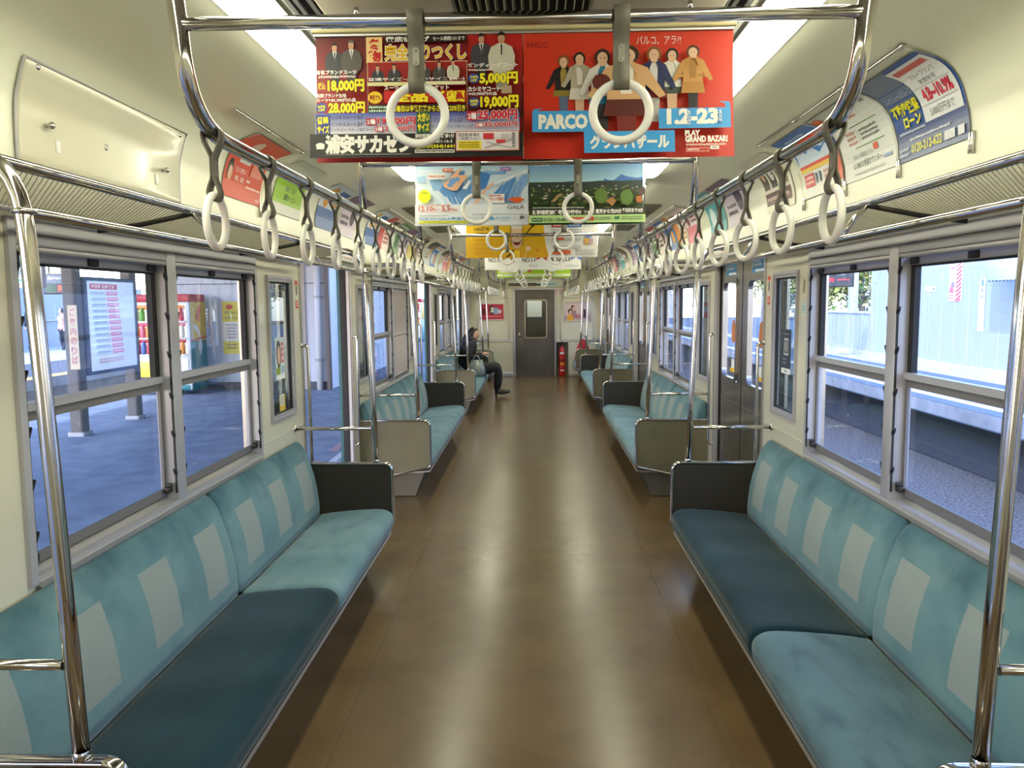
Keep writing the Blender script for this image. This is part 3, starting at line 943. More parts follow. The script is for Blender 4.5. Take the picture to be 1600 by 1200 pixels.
# ---------------------------------------------------------------- luggage racks
def net(y0, y1, s, pitch=0.019):
    """diamond wire net between the rack bars"""
    xa, za, xb, zb = 1.050, 1.872, 1.320, 1.842
    W = math.hypot(xb-xa, zb-za); ux, uz = (xb-xa)/W, (zb-za)/W
    mb = MB(); t = 0.0008
    L = y1-y0
    def seg(u0, v0, u1, v1, lift):
        d = Vector((u1-u0, v1-v0)); l = d.length
        if l < 1e-4: return
        nn = Vector((-d.y, d.x))/l*t
        pts = []
        for u, v in ((u0-nn.x, v0-nn.y), (u1-nn.x, v1-nn.y), (u1+nn.x, v1+nn.y), (u0+nn.x, v0+nn.y)):
            pts.append((u, v))
        vs = [(s*(xa+ux*u)-s*1.2, y0+v, za+uz*u+lift) for u, v in pts]+[(s*(xa+ux*u)-s*1.2, y0+v, za+uz*u+lift+0.0011) for u, v in pts]
        mb.add(vs, [(0, 1, 2, 3), (7, 6, 5, 4), (0, 4, 5, 1), (2, 6, 7, 3)])
    k = -int(W/pitch)-1
    while k*pitch < L:
        v = k*pitch
        u0, v0, u1, v1 = 0, v, W, v+W*1.25
        if v0 < 0: u0 += -v0/1.25; v0 = 0
        if v1 > L: u1 -= (v1-L)/1.25; v1 = L
        if u1 > u0:
            seg(u0, v0, u1, v1, 0); seg(W-u0, v0, W-u1, v1, 0.0011)
        k += 1
    return mb
NETM = mat('rack_wire', hx('a8a28e'), 0.45, 0.4)
def rack(s, y0, y1, label, proto=None):
    yc = (y0+y1)/2; h = (y1-y0)/2
    r = thing('luggage_rack', label, 'luggage rack', (s*1.2, yc, 1.84))
    def lo(x, y, z): return (s*(x-1.2), y, z-1.84)
    mb = MB(); mb.tube([lo(1.045, -h+0.004, 1.880), lo(1.045, h-0.004, 1.880)], 0.0125, 14); mb.build('front_bar', CHROME, r)
    mb = MB(); mb.tube([lo(0.9615, -h+0.014, 1.770), lo(0.9615, h-0.014, 1.770)], 0.0110, 14); mb.build('lower_bar', CHROME, r)
    mb = MB(); mb.tube([lo(1.322, -h+0.02, 1.838), lo(1.322, h-0.02, 1.838)], 0.008, 8); mb.build('back_bar', ALU, r)
    nm = net(-h+0.03, h-0.03, s); nm.v = [(x, y, z-1.84) for x, y, z in nm.v]
    nm.build('wire_net', NETM, r)
    for yy in ((-h+0.95, h-0.95) if h > 1 else (0,)):
        mb = MB()
        mb.tube([lo(0.9615, yy, 1.772), lo(1.0, yy, 1.835), lo(1.045, yy, 1.876)], 0.0075, 10)
        mb.tube([lo(1.045, yy, 1.868), lo(1.2, yy, 1.838), lo(1.335, yy, 1.820)], 0.008, 8, 1)
        mb.build('bracket', [CHROME, DKMETAL], r)
    return r
for side, s in SIDES:
    for n in range(3):
        rack(s, A0+n*PT, B0+n*PT, f'chrome luggage rack with wire net above the {NB[n]} {side} bench')
    rack(s, A0+3*PT, 17.15, f'short chrome luggage rack by the end wall on the {side}')

# ---------------------------------------------------------------- overhead strap rails
XR, ZR, ZC = 0.626, 1.930, 2.114
def strap_frame(y0, y1, label, mids):
    yc = (y0+y1)/2
    r = thing('strap_rail_frame', label, 'handrail', (0, yc, 2.352))
    def lo(x, y, z): return (x, y-yc, z-2.352)
    for s in (-1, 1):
        mb = MB()
        P = [lo(s*0.662, y0, 2.3515), lo(s*0.650, y0, 2.2), lo(s*0.640, y0, 2.10)]
        P += [Vector(lo(s*v.x, v.y, v.z)) for v in bez((0.638, y0, 2.07), (0.629, y0+0.005, 1.935), (XR, y0+0.165, ZR), 10)]
        P += [lo(s*XR, (y0+y1)/2, ZR), lo(s*XR, y1+0.035, ZR)]
        mb.tube(P, 0.0165, 16)
        mb.lathe([(0.0165, 0), (0.012, 0.006), (0.0, 0.008)], lo(s*XR, y1+0.035, ZR), 16, 0, 'y')
        mb.build('side_rail', CHROME, r)
        for ym in mids+[y1]:
            mb = MB(); mb.tube([lo(s*0.640, ym, 2.3515), lo(s*0.634, ym, 2.114), lo(s*XR, ym, ZR+0.012)], 0.0125, 14)
            mb.lathe([(0.024, -0.0005), (0.024, -0.006), (0.013, -0.010)], lo(s*0.640, ym, 2.352), 14)
            mb.build('hanger', CHROME, r)
    for ym in [y0]+mids+[y1]:
        mb = MB(); mb.tube([lo(-0.640, ym, ZC), lo(0, ym, ZC), lo(0.640, ym, ZC)], 0.0125, 16)
        mb.build('cross_bar', CHROME, r)
    return r
for n in range(3):
    d = n*PT
    strap_frame(1.555+d, 4.62+d, f'{NB[n]} chrome strap rail frame hung from the ceiling', [3.09+d])
strap_frame(16.03, 17.05, 'short chrome strap rail frame nearest the end wall', [])

# ---------------------------------------------------------------- hanging straps
RIVET = mat('rivet_plate', hx('a9a59a'), 0.3, 0.9)
def make_strap():
    r = thing('hanging_strap', 'x', 'hanging strap')
    half = [(0.0, 0.0195), (0.0105, 0.0165), (0.0178, 0.008), (0.0192, -0.002), (0.016, -0.016), (0.0085, -0.032), (0.0030, -0.044), (0.0022, -0.052), (0.0022, -0.082), (0.0035, -0.090),
            (0.0085, -0.102), (0.0118, -0.114), (0.0108, -0.123), (0.006, -0.1300), (0.0, -0.1320)]
    loop = half+[(-a, b) for a, b in reversed(half[1:-1])]
    n = len(loop)
    def off(t):
        out = []
        for i in range(n):
            p0, p1 = Vector(loop[i-1]), Vector(loop[(i+1) % n]); tt = (p1-p0).normalized()
            out.append(Vector(loop[i])+t*Vector((-tt.y, tt.x)))
        return out
    a, b = off(0.0013), off(-0.0013)
    hw = 0.0148
    mb = MB()
    mb.grid([[(x, p.x, p.y) for p in L] for x, L in ((-hw, a), (hw, a), (hw, b), (-hw, b), (-hw, a))], 0, True, True)
    belt = mb.build('belt', BELT, r)
    mb = MB()
    for sg in (-1, 1):
        mb.prism([(x, z-0.067) for x, z in rpoly(-0.0062, 0.0062, -0.0165, 0.0165, 0.0055)], sg*0.0034, sg*0.0050, 'y')
        for dz in (-0.011, 0.011):
            mb.lathe([(0.0028, sg*0.0050), (0.0022, sg*0.0062), (0, sg*0.0066)], (0, 0, -0.067+dz), 8, 0, 'y')
    mb.build('rivet_plate', RIVET, belt)
    mb = MB(); mb.torus((0, 0, -0.0525), (1, 0, 0), (0, 0, 1), 0.0525, 0.0082, 44, 12)
    # ring hangs from its own top so it can turn in the belt loop
    ring = mb.build('ring', RING, r, (0, 0, -0.1205))
    return r
proto = make_strap()
first = True
def put_strap(x, y, z, rotz, ringrot, label, group):
    global first
    if first:
        r = proto; first = False
        r.location = (x, y, z); r.rotation_euler = (0, 0, rotz); r['label'] = label; r['group'] = group
    else:
        r = dup(proto, (x, y, z), label, group, rotz)
    for c in r.children:
        if c.name.startswith('ring'): c.rotation_euler = (0, 0, ringrot)
    return r
NTH = ['first', 'second', 'third', 'fourth', 'fifth', 'sixth', 'seventh', 'eighth', 'ninth', 'tenth']
RROT = {1: [0, 8, 17, 15, 5, 19, 2, 16, 9, 4], -1: [-1, -4, 0, -3, 2, 4, 7, 1, -2, 2]}
for n in range(3):
    d = n*PT
    for side, s in SIDES:
        for j in range(10):
            y = 1.655+0.333*j+d if j < 9 else 4.635+d
            if j == 8: y = 4.315+d
            put_strap(s*XR, y, ZR, PI/2, math.radians(s*RROT[s][(j+3*n) % 10 if n else j]), f'white ring strap, {NTH[j]} from the camera on the {side} rail over the {NB[n]} bench',
                      f'straps on the {side} rail over the {NB[n]} bench')
    for k, yb in enumerate((1.555, 3.09, 4.62)):
        for side, s in SIDES:
            put_strap(s*0.192, yb+d, ZC, 0.0, math.radians(rnd.uniform(-6, 6)), f'{side} white ring strap on the {["near", "middle", "far"][k]} cross bar of the {NB[n]} rail frame', 'straps on the cross bars')
for side, s in SIDES:
    for j in range(3):
        put_strap(s*XR, 16.25+0.33*j, ZR, PI/2, rnd.uniform(-.3, .3), f'white ring strap, {NTH[j]} from the camera on the short {side} end rail', f'straps on the short {side} end rail')
    put_strap(s*0.192, 16.03, ZC, 0, 0, f'{side} white ring strap on the cross bar nearest the end wall', 'straps on the cross bars')

# ---------------------------------------------------------------- grab bars beside the doors
for side, s in SIDES:
    for n in range(3):
        for yy, nm, dy in ((DO0-0.02, 'near', -0.02), (DO1+0.02, 'far', 0.02)):
            r = thing('door_grab_bar', f'vertical chrome grab bar at the {nm} side of the {NB[n]} {side} door', 'grab bar', (s*1.36, yy+n*PT, 0.9))
            mb = MB(); q = s*0.04
            P = [Vector(v) for v in bez((q*0.97, 0, 0.435), (0, 0, 0.445), (0, 0, 0.40), 5)]+[Vector(v) for v in bez((0, 0, -0.38), (0, 0, -0.425), (q*0.97, 0, -0.415), 5)]
            mb.tube(P, 0.0105, 12); br_ = mb.build('bar', CHROME, r)
            mb = MB()
            for z in (0.435, -0.415):
                mb.lathe([(0.0175, q*0.985), (0.0175, q*0.85), (0.011, q*0.75)], (0, 0, z), 12, 0, 'x')
            mb.build('flange', CHROME, br_)
# ================================================================ PRINTED MATTER
PAPER = mat('printed_paper', (1, 1, 1), 0.42, 0, 0.4)
def _paper():
    N, L, b = nodes_of(PAPER)
    a = N.new('ShaderNodeVertexColor'); a.layer_name = 'ink'
    L.new(a.outputs['Color'], b.inputs['Base Color'])
_paper()
PAPER_GLOW = PAPER.copy(); PAPER_GLOW.name = 'glowing_print'
_n = PAPER_GLOW.node_tree.nodes; PAPER_GLOW.node_tree.links.new([q for q in _n if q.type == 'VERTEX_COLOR'][0].outputs['Color'], _n['Principled BSDF'].inputs['Emission Color'])
_n['Principled BSDF'].inputs['Emission Strength'].default_value = 0.42  # ink colour emits too, added to brighten the timetable board under the roof
_tc = {}
def text_mesh(body, bold=0.0):
    key = (body, bold)
    if key in _tc: return _tc[key]
    c = bpy.data.curves.new('lettering', 'FONT')
    c.body = body; c.resolution_u = 2; c.offset = bold; c.fill_mode = 'FRONT'
    o = bpy.data.objects.new('lettering', c)
    COL.objects.link(o)
    dg = bpy.context.evaluated_depsgraph_get()
    me = bpy.data.meshes.new_from_object(o.evaluated_get(dg))
    V = [(v.co.x, v.co.y) for v in me.vertices]
    F = [list(p.vertices) for p in me.polygons]
    bpy.data.objects.remove(o); bpy.data.curves.remove(c); bpy.data.meshes.remove(me)
    if not V: V = [(0, 0)]; F = []
    xs = [p[0] for p in V]; ys = [p[1] for p in V]
    _tc[key] = (V, F, min(xs), max(xs), min(ys), max(ys))
    return _tc[key]
class Art:
    """a printed sheet: coloured flat shapes laid on a sheet, in picture units (x right, y down) inside box x0,y0,x1,y1"""
    def __init__(s, W, H, f, box=(0, 0, 1, 1), paper='f0eee8', nu=1, nv=1, step=0.0004, thick=0.0012):
        s.W, s.H, s.f, s.b = W, H, f, box
        s.v = []; s.fc = []; s.c = []; s.step = step; s.lay = 0
        s.nu, s.nv = nu, nv
        c = hx(paper)
        s.rect(box[0], box[1], box[2], box[3], paper)
        n0 = len(s.v)
        # back and rim
        for i in range(nu):
            for j in range(nv):
                q = [(i/nu, j/nv), (i/nu, (j+1)/nv), ((i+1)/nu, (j+1)/nv), ((i+1)/nu, j/nv)]
                o = len(s.v)
                s.v += [f(W*a, H*b, -thick) for a, b in q]; s.fc.append([o, o+1, o+2, o+3]); s.c.append([hx('d8d4ca')]*4)
    def map(s, x, y, d):
        b = s.b
        u = (x-b[0])/(b[2]-b[0])*s.W; v = (b[3]-y)/(b[3]-b[1])*s.H
        return s.f(u, v, d)
    def L(s):
        s.lay += 1
        return s.lay*s.step
    def col(s, c):
        return hx(c) if isinstance(c, str) else c
    def rect(s, x0, y0, x1, y1, c, c2=None, horiz=False):
        """c2: second printing colour for a printed gradient top->bottom (or left->right)"""
        b = s.b
        x0, x1 = max(b[0], min(x0, x1)), min(b[2], max(x0, x1)); y0, y1 = max(b[1], min(y0, y1)), min(b[3], max(y0, y1))
        if x1 <= x0 or y1 <= y0: return
        d = s.L(); c = s.col(c); c2 = s.col(c2) if c2 else c
        nu = max(1, math.ceil(s.nu*(x1-x0)/(b[2]-b[0]))); nv = max(1, math.ceil(s.nv*(y1-y0)/(b[3]-b[1])))
        mixc = lambda t: tuple(c[k]*(1-t)+c2[k]*t for k in range(3))
        for i in range(nu):
            for j in range(nv):
                q = [(i/nu, (j+1)/nv), ((i+1)/nu, (j+1)/nv), ((i+1)/nu, j/nv), (i/nu, j/nv)]
                o = len(s.v)
                s.v += [s.map(x0+(x1-x0)*a, y0+(y1-y0)*bb, d) for a, bb in q]
                s.fc.append([o, o+1, o+2, o+3]); s.c.append([mixc(a if horiz else bb) for a, bb in q])
    def poly(s, pts, c):
        b = s.b
        pts = [(max(b[0], min(b[2], x)), max(b[1], min(b[3], y))) for x, y in pts]
        d = s.L()
        for q in s.cells(pts):
            o = len(s.v)
            s.v += [s.map(x, y, d) for x, y in q]
            ar = sum(q[i-1][0]*q[i][1]-q[i][0]*q[i-1][1] for i in range(len(q)))
            ids = [o+i for i in range(len(q))]
            s.fc.append(ids if ar < 0 else ids[::-1]); s.c.append([s.col(c)]*len(q))
    def cells(s, pts):
        """cut an outline along the sheet's own grid so it follows the curl of the paper"""
        def half(P, ax, v, sg):
            out = []
            for i in range(len(P)):
                a, b = P[i-1], P[i]; da, db = sg*(a[ax]-v), sg*(b[ax]-v)
                if (da >= 0) != (db >= 0):
                    t = da/(da-db); out.append((a[0]+(b[0]-a[0])*t, a[1]+(b[1]-a[1])*t))
                if db >= 0: out.append(b)
            return out
        res = [pts]; b = s.b
        for ax, n in ((0, s.nu), (1, s.nv)):
            lo, hi = b[ax], b[ax+2]; nxt = []
            for P in res:
                p0, p1 = min(p[ax] for p in P), max(p[ax] for p in P)
                if n <= 1 or (p1-p0) < 0.6*(hi-lo)/n: nxt.append(P); continue
                for i in range(n):
                    a, e = lo+(hi-lo)*i/n, lo+(hi-lo)*(i+1)/n
                    if e <= p0 or a >= p1: continue
                    Q = half(half(P, ax, a, 1), ax, e, -1)
                    if len(Q) > 2: nxt.append(Q)
            res = nxt
        return res
    def ell(s, cx, cy, rx, ry, c, n=18, rot=0):
        cr, sr = math.cos(rot), math.sin(rot)
        s.poly([(cx+rx*math.cos(2*PI*i/n)*cr-ry*math.sin(2*PI*i/n)*sr, cy+rx*math.cos(2*PI*i/n)*sr+ry*math.sin(2*PI*i/n)*cr) for i in range(n)], c)
    def line(s, x0, y0, x1, y1, wd, c):
        dx, dy = x1-x0, y1-y0; l = math.hypot(dx, dy); nx, ny = -dy/l*wd/2, dx/l*wd/2
        s.poly([(x0+nx, y0+ny), (x1+nx, y1+ny), (x1-nx, y1-ny), (x0-nx, y0-ny)], c)
    def text(s, body, x0, y0, x1, y1, c, bold=0.02, out=None, align='l', slant=0.0):
        """fits the lettering into the box; x1 None keeps its own width"""
        V, F, a0, a1, b0, b1 = text_mesh(body, 0.0)
        if not F: return
        sy = (y1-y0)/(b1-b0)
        if x1 is None:
            k = (s.W/(s.b[2]-s.b[0]))/(s.H/(s.b[3]-s.b[1]))
            sx = sy/k
        else: sx = (x1-x0)/(a1-a0)
        for cc, bo in ([(out[0], bold+out[1])] if out else [])+[(c, bold)]:
            V, F, *_ = text_mesh(body, bo)
            d = s.L(); o = len(s.v); col = s.col(cc)
            for x, y in V:
                yy = y1-(y-b0)*sy
                s.v.append(s.map(x0+(x-a0)*sx+slant*(y-b0)*sx, yy, d))
            for f in F:
                s.fc.append([o+i for i in f]); s.c.append([col]*len(f))
    def scrib(s, x0, y0, x1, y1, c, n=1):
        """rows of unreadably small print"""
        d = s.L(); col = s.col(c); h = (y1-y0)/n
        for j in range(n):
            x = x0
            while x < x1:
                wd = min(h*rnd.uniform(0.35, 0.75), x1-x)
                o = len(s.v); ya = y0+j*h+h*rnd.uniform(0.05, 0.25); yb = y0+j*h+h*rnd.uniform(0.6, 0.8)
                s.v += [s.map(x, yb, d), s.map(x+wd*0.75, yb, d), s.map(x+wd*0.75, ya, d), s.map(x, ya, d)]
                s.fc.append([o, o+1, o+2, o+3]); s.c.append([col]*4)
                x += wd
    def build(s, name, parent=None, mats=None):
        me = bpy.data.meshes.new(name)
        me.from_pydata([tuple(p) for p in s.v], [], s.fc)
        me.materials.append(mats or PAPER)
        ca = me.color_attributes.new('ink', 'FLOAT_COLOR', 'CORNER')
        buf = []
        for c in s.c:
            for q in c: buf += [q[0], q[1], q[2], 1.0]
        ca.data.foreach_set('color', buf)
        me.update()
        o = bpy.data.objects.new(name, me); COL.objects.link(o)
        if parent is not None: o.parent = parent
        return o
def suit_man(A, cx, top, h, coat, shirt='e8e6e0', tie='30384a', hair='241c18', skin='d8a888', wide=1.0, leg=None):
    u = h/10.0; k = u*0.95*wide
    if leg: A.poly([(cx-1.2*k, top+5.5*u), (cx+1.2*k, top+5.5*u), (cx+1.0*k, top+h), (cx-1.0*k, top+h)], leg)
    A.poly([(cx-0.5*k, top+1.9*u), (cx+0.5*k, top+1.9*u), (cx+1.9*k, top+2.6*u), (cx+2.4*k, top+4.2*u), (cx+2.2*k, top+6.6*u), (cx+1.5*k, top+6.8*u), (cx+1.5*k, top+7.4*u), (cx-1.5*k, top+7.4*u), (cx-1.5*k, top+6.8*u), (cx-2.2*k, top+6.6*u), (cx-2.4*k, top+4.2*u), (cx-1.9*k, top+2.6*u)], coat)
    A.poly([(cx-0.55*k, top+2.0*u), (cx+0.55*k, top+2.0*u), (cx, top+4.3*u)], shirt)
    if tie: A.poly([(cx-0.16*k, top+2.2*u), (cx+0.16*k, top+2.2*u), (cx+0.1*k, top+4.0*u), (cx-0.1*k, top+4.0*u)], tie)
    A.ell(cx, top+1.15*u, 0.62*k, 0.95*u, skin)
    A.poly([(cx-0.70*k, top+1.0*u), (cx-0.62*k, top+0.25*u), (cx, top-0.12*u), (cx+0.62*k, top+0.25*u), (cx+0.70*k, top+1.0*u), (cx+0.45*k, top+0.62*u), (cx-0.35*k, top+0.60*u)], hair)
    for q in (-0.24, 0.24): A.ell(cx+q*k, top+1.12*u, 0.08*k, 0.06*u, '2a1c18', 8)
    A.line(cx-0.2*k, top+1.65*u, cx+0.2*k, top+1.65*u, 0.07*u, '9a5a4a')

# ---------------------------------------------------------------- hanging posters under the ceiling
HZ0, HZ1 = 1.945, 2.268
def hang(x0, x1, y, sway=0.0):
    def f(u, v, d):
        t = (HZ1-HZ0-v)
        return Vector((x0+u-(x0+x1)/2, -d+0.004*math.sin(u*7+x0*3)*t/0.3-sway*t*t/0.1, v-(HZ1-HZ0)))
    return f
def hanging(label, x0, x1, y, box, paper='f0eee8', sway=0.02):
    r = thing('hanging_poster', label, 'poster', ((x0+x1)/2, y, HZ1), 'posters hanging under the ceiling')
    A = Art(x1-x0, HZ1-HZ0, hang(x0, x1, y, sway), box, paper, 10, 8)
    return r, A
def holder(y, i):
    r = thing('poster_holder', f'{ORD[i]} cream poster clamp bar hung under the ceiling', 'poster holder', (0, y, 2.352), 'poster holders')
    mb = MB(); mb.bbox(-0.535, 0.535, -0.012, 0.012, -0.084-0.0, -0.048, 0.004)
    cb_ = mb.build('clamp_bar', HOLD, r)
    mb = MB(); mb.bbox(-0.530, 0.530, -0.007, 0.007, -0.092, -0.0835, 0.002); mb.build('clip_edge', ALUL, cb_)
    for x in (-0.42, 0.42):
        mb = MB(); mb.tube([(x, 0, 0.001), (x, 0, -0.05)], 0.006, 10); mb.lathe([(0.016, 0.0), (0.016, -0.005), (0.006, -0.008)], (x, 0, 0), 12); mb.build('drop_rod', CHROME, r)
HOLD = mat('holder_cream', hx('d2c894'), 0.45)
for i, y in enumerate((2.1, 3.8, 6.5, 8.86, 11.7)):
    holder(y, i)

# 1: menswear sale
r, A = hanging('red and black menswear sale poster with yellow yen prices, nearest on the left', -0.526, 0.0, 2.1, (75, 245, 1490, 1175), '9c1616')
A.rect(75, 245, 430, 860, '5a1010', 'b02020'); A.rect(430, 245, 1120, 470, '6e1414', 'a81818'); A.rect(1120, 245, 1490, 860, 'd02018', '4a0c0c')
suit_man(A, 205, 310, 300, '3a3a40', tie='23262e', leg='34343a'); suit_man(A, 322, 295, 320, '5a5450', tie='8a8a90', hair='6a6460', leg='48443f')
suit_man(A, 1212, 268, 330, '45424a', tie='1c1c22', leg='2a2a30'); suit_man(A, 1348, 262, 400, 'd8d0be', tie='2a2a30', leg='cfc6b2')
A.rect(430, 285, 540, 468, 'f2cf8e'); A.text('冬', 445, 300, 527, 372, 'c81818', 0.04); A.text('物', 445, 384, 527, 458, 'c81818', 0.04)
A.rect(560, 280, 1110, 326, '180808'); A.text('徹底値下げ', 566, 286, 860, 322, 'f4f0e8', 0.03); A.text('セール期間1/31まで', 885, 290, 1100, 318, 'f4f0e8', 0.02)
A.text('完全売りつくし', 562, 345, 1106, 450, 'f4c020', 0.03, ('f4f0e4', 0.05))
A.rect(437, 462, 1116, 468, 'e8c8a0'); A.rect(437, 468, 441, 850, 'e8c8a0'); A.rect(1112, 468, 1116, 850, 'e8c8a0'); A.rect(441, 468, 1112, 640, 'a81c18', '8a1414')
for cx, ct, co in ((508, 486, '33333a'), (622, 484, '3c3a40'), (828, 474, '4a4648'), (930, 474, '4c4440'), (1024, 466, 'd6cebc')):
    suit_man(A, cx, ct, 190, co)
A.text('普通サイズ~大きいサイズ(3L~)', 452, 590, 1100, 615, 'f0ece4', 0.03); A.rect(445, 622, 720, 648, 'e8e0a0'); A.rect(725, 620, 1108, 645, 'f0e8c0')
A.text('スーツ・コート・ジャケット', 560, 648, 995, 680, 'f4f0e8', 0.03, ('a01414', 0.05))
A.rect(560, 684, 1112, 770, 'c81810'); A.text('全品半額', 615, 690, 1098, 764, 'f6dc1c', 0.05, ('6a0c08', 0.03))
A.ell(498, 732, 48, 44, 'f0c820'); A.text('最低でも', 462, 715, 534, 750, 'a01010', 0.02)
A.rect(450, 786, 612, 846, '184838'); A.scrib(458, 792, 605, 842, 'd8e8d0', 2); A.rect(618, 786, 1112, 840, '16100c'); A.text('2着目は半額価格からさらに20%引き', 628, 792, 1104, 836, 'f2e020', 0.03)
A.text('有名ブランドスーツ', 105, 536, 375, 566, 'f4f0e8', 0.04); A.scrib(120, 572, 370, 598, 'e8d8d0'); A.text('18,000円', 184, 606, 425, 690, 'f6e61e', 0.05, ('1c0c08', 0.03))
A.text('税込', 118, 625, 165, 672, 'f2d820', 0.03); A.text('英国ブランド生地', 105, 704, 306, 732, 'f4f0e8', 0.03); A.text('スーツ※81,900円の品', 105, 738, 370, 764, 'f4f0e8', 0.03)
A.ell(140, 805, 36, 38, '24489a'); A.text('65%', 116, 786, 166, 806, 'f2e020', 0.03); A.text('OFF', 120, 812, 162, 830, 'f2e020', 0.03); A.text('28,000円', 190, 768, 430, 850, 'f6e61e', 0.05, ('1c0c08', 0.03))
A.text('ボンディングコート', 1126, 506, 1460, 534, 'f4f0e8', 0.04); A.scrib(1130, 545, 1300, 566, 'e8d8d0'); A.ell(1166, 612, 38, 34, '24489a'); A.text('74%', 1140, 594, 1194, 612, 'f2e020', 0.03); A.text('OFF', 1144, 618, 1186, 636, 'f2e020', 0.03)
A.text('5,000円', 1208, 574, 1456, 655, 'f6e61e', 0.05, ('1c0c08', 0.03)); A.text('カシミヤコート', 1128, 672, 1340, 704, 'f4f0e8', 0.04); A.text('※60,900円の品', 1130, 710, 1318, 734, 'f4f0e8', 0.02); A.rect(1350, 668, 1418, 722, 'b8a080')
A.ell(1166, 782, 38, 34, '24489a'); A.text('68%', 1140, 764, 1194, 782, 'f2e020', 0.03); A.text('OFF', 1144, 788, 1186, 806, 'f2e020', 0.03); A.text('19,000円', 1212, 740, 1460, 824, 'f6e61e', 0.05, ('1c0c08', 0.03))
A.rect(105, 850, 1468, 1005, '4a5ab4', 'e4e0ea'); A.rect(110, 862, 205, 1000, '2c3c8e'); A.text('普通', 118, 876, 190, 926, 'f2e020', 0.05); A.text('サイズ', 118, 940, 196, 990, 'f2e020', 0.05)
A.text('ビジネススーツ各種', 215, 868, 432, 896, '3a3a50', 0.01); A.text('ビジネスコート各種', 215, 915, 432, 945, '3a3a50', 0.01); A.text('ビジネスハーフスーツ各種コート', 215, 958, 494, 980, '3a3a50', 0.01)
A.rect(446, 890, 514, 938, 'c82030'); A.text('2着', 452, 896, 508, 932, 'f4f0f0', 0.03); A.text('19,000円', 526, 884, 775, 938, 'd02838', 0.04, ('f4f0f0', 0.04)); A.rect(504, 950, 560, 986, 'd04858'); A.text('2着', 508, 954, 554, 982, 'f4f0f0', 0.03); A.text('29,000円', 570, 946, 772, 984, 'd02838', 0.03, ('f4f0f0', 0.04))
A.rect(785, 848, 872, 1000, '1c5a48'); A.text('大きい', 792, 858, 870, 918, 'f2e020', 0.05); A.text('サイズ', 792, 932, 868, 986, 'f2e020', 0.05)
A.text('ビジネススーツ各種', 900, 850, 1112, 880, '3a3a50', 0.01); A.text('ビジネスコート各種', 900, 895, 1100, 925, '3a3a50', 0.01); A.text('ビジネスハーフスーツ各種コート各種', 890, 944, 1168, 966, '3a3a50', 0.01)
A.rect(1120, 852, 1188, 916, 'c82030'); A.text('2着', 1126, 862, 1182, 908, 'f4f0f0', 0.03); A.text('25,000円', 1196, 846, 1452, 914, 'd02838', 0.05, ('f4f0f0', 0.04)); A.rect(1178, 934, 1228, 966, 'd04858'); A.text('2着', 1182, 938, 1224, 962, 'f4f0f0', 0.03); A.text('35,000円', 1234, 930, 1452, 968, 'd02838', 0.03, ('f4f0f0', 0.04))
A.rect(75, 1005, 1490, 1175, '12100e'); A.text('浦安サカゼン', 185, 1018, 752, 1138, 'efece4', 0.06); A.ell(145, 1085, 30, 18, 'e8e4dc'); A.rect(120, 1092, 172, 1112, 'e8e4dc')
A.text('浦安駅南口より徒歩1分', 776, 1010, 1036, 1040, 'f0ece4', 0.03); A.text('浦安市北栄1-16-5', 786, 1048, 1024, 1076, 'f0ece4', 0.01); A.text('☎047(354)1641', 776, 1084, 1038, 1116, 'f2e020', 0.03); A.rect(776, 1122, 1038, 1146, 'd8d4cc'); A.scrib(782, 1125, 1032, 1144, '3a3632'); A.scrib(185, 1148, 750, 1160, '9a968e')
A.rect(1046, 996, 1468, 1136, 'c07050'); A.rect(1052, 1002, 1462, 1130, 'e6e0e2'); A.text('指定駐車場を', 1062, 1010, 1206, 1034, '584a48', 0.01); A.text('ご利用下さい', 1062, 1038, 1210, 1060, '584a48', 0.01); A.rect(1062, 1066, 1216, 1124, 'ecd820'); A.scrib(1072, 1072, 1206, 1118, '7a6a20', 3)
A.rect(1230, 1014, 1300, 1056, 'c83038'); A.line(1240, 1118, 1440, 1050, 10, 'a8a0a4'); A.line(1250, 1075, 1420, 1120, 8, 'b8b0b4'); A.rect(1316, 1060, 1376, 1084, 'c83038'); A.rect(1350, 1020, 1400, 1050, 'c4bcc0'); A.rect(1420, 1010, 1442, 1120, 'c4bcc0'); A.scrib(1424, 1014, 1440, 1116, '3a3632', 6)
A.build('printed_sheet', r)

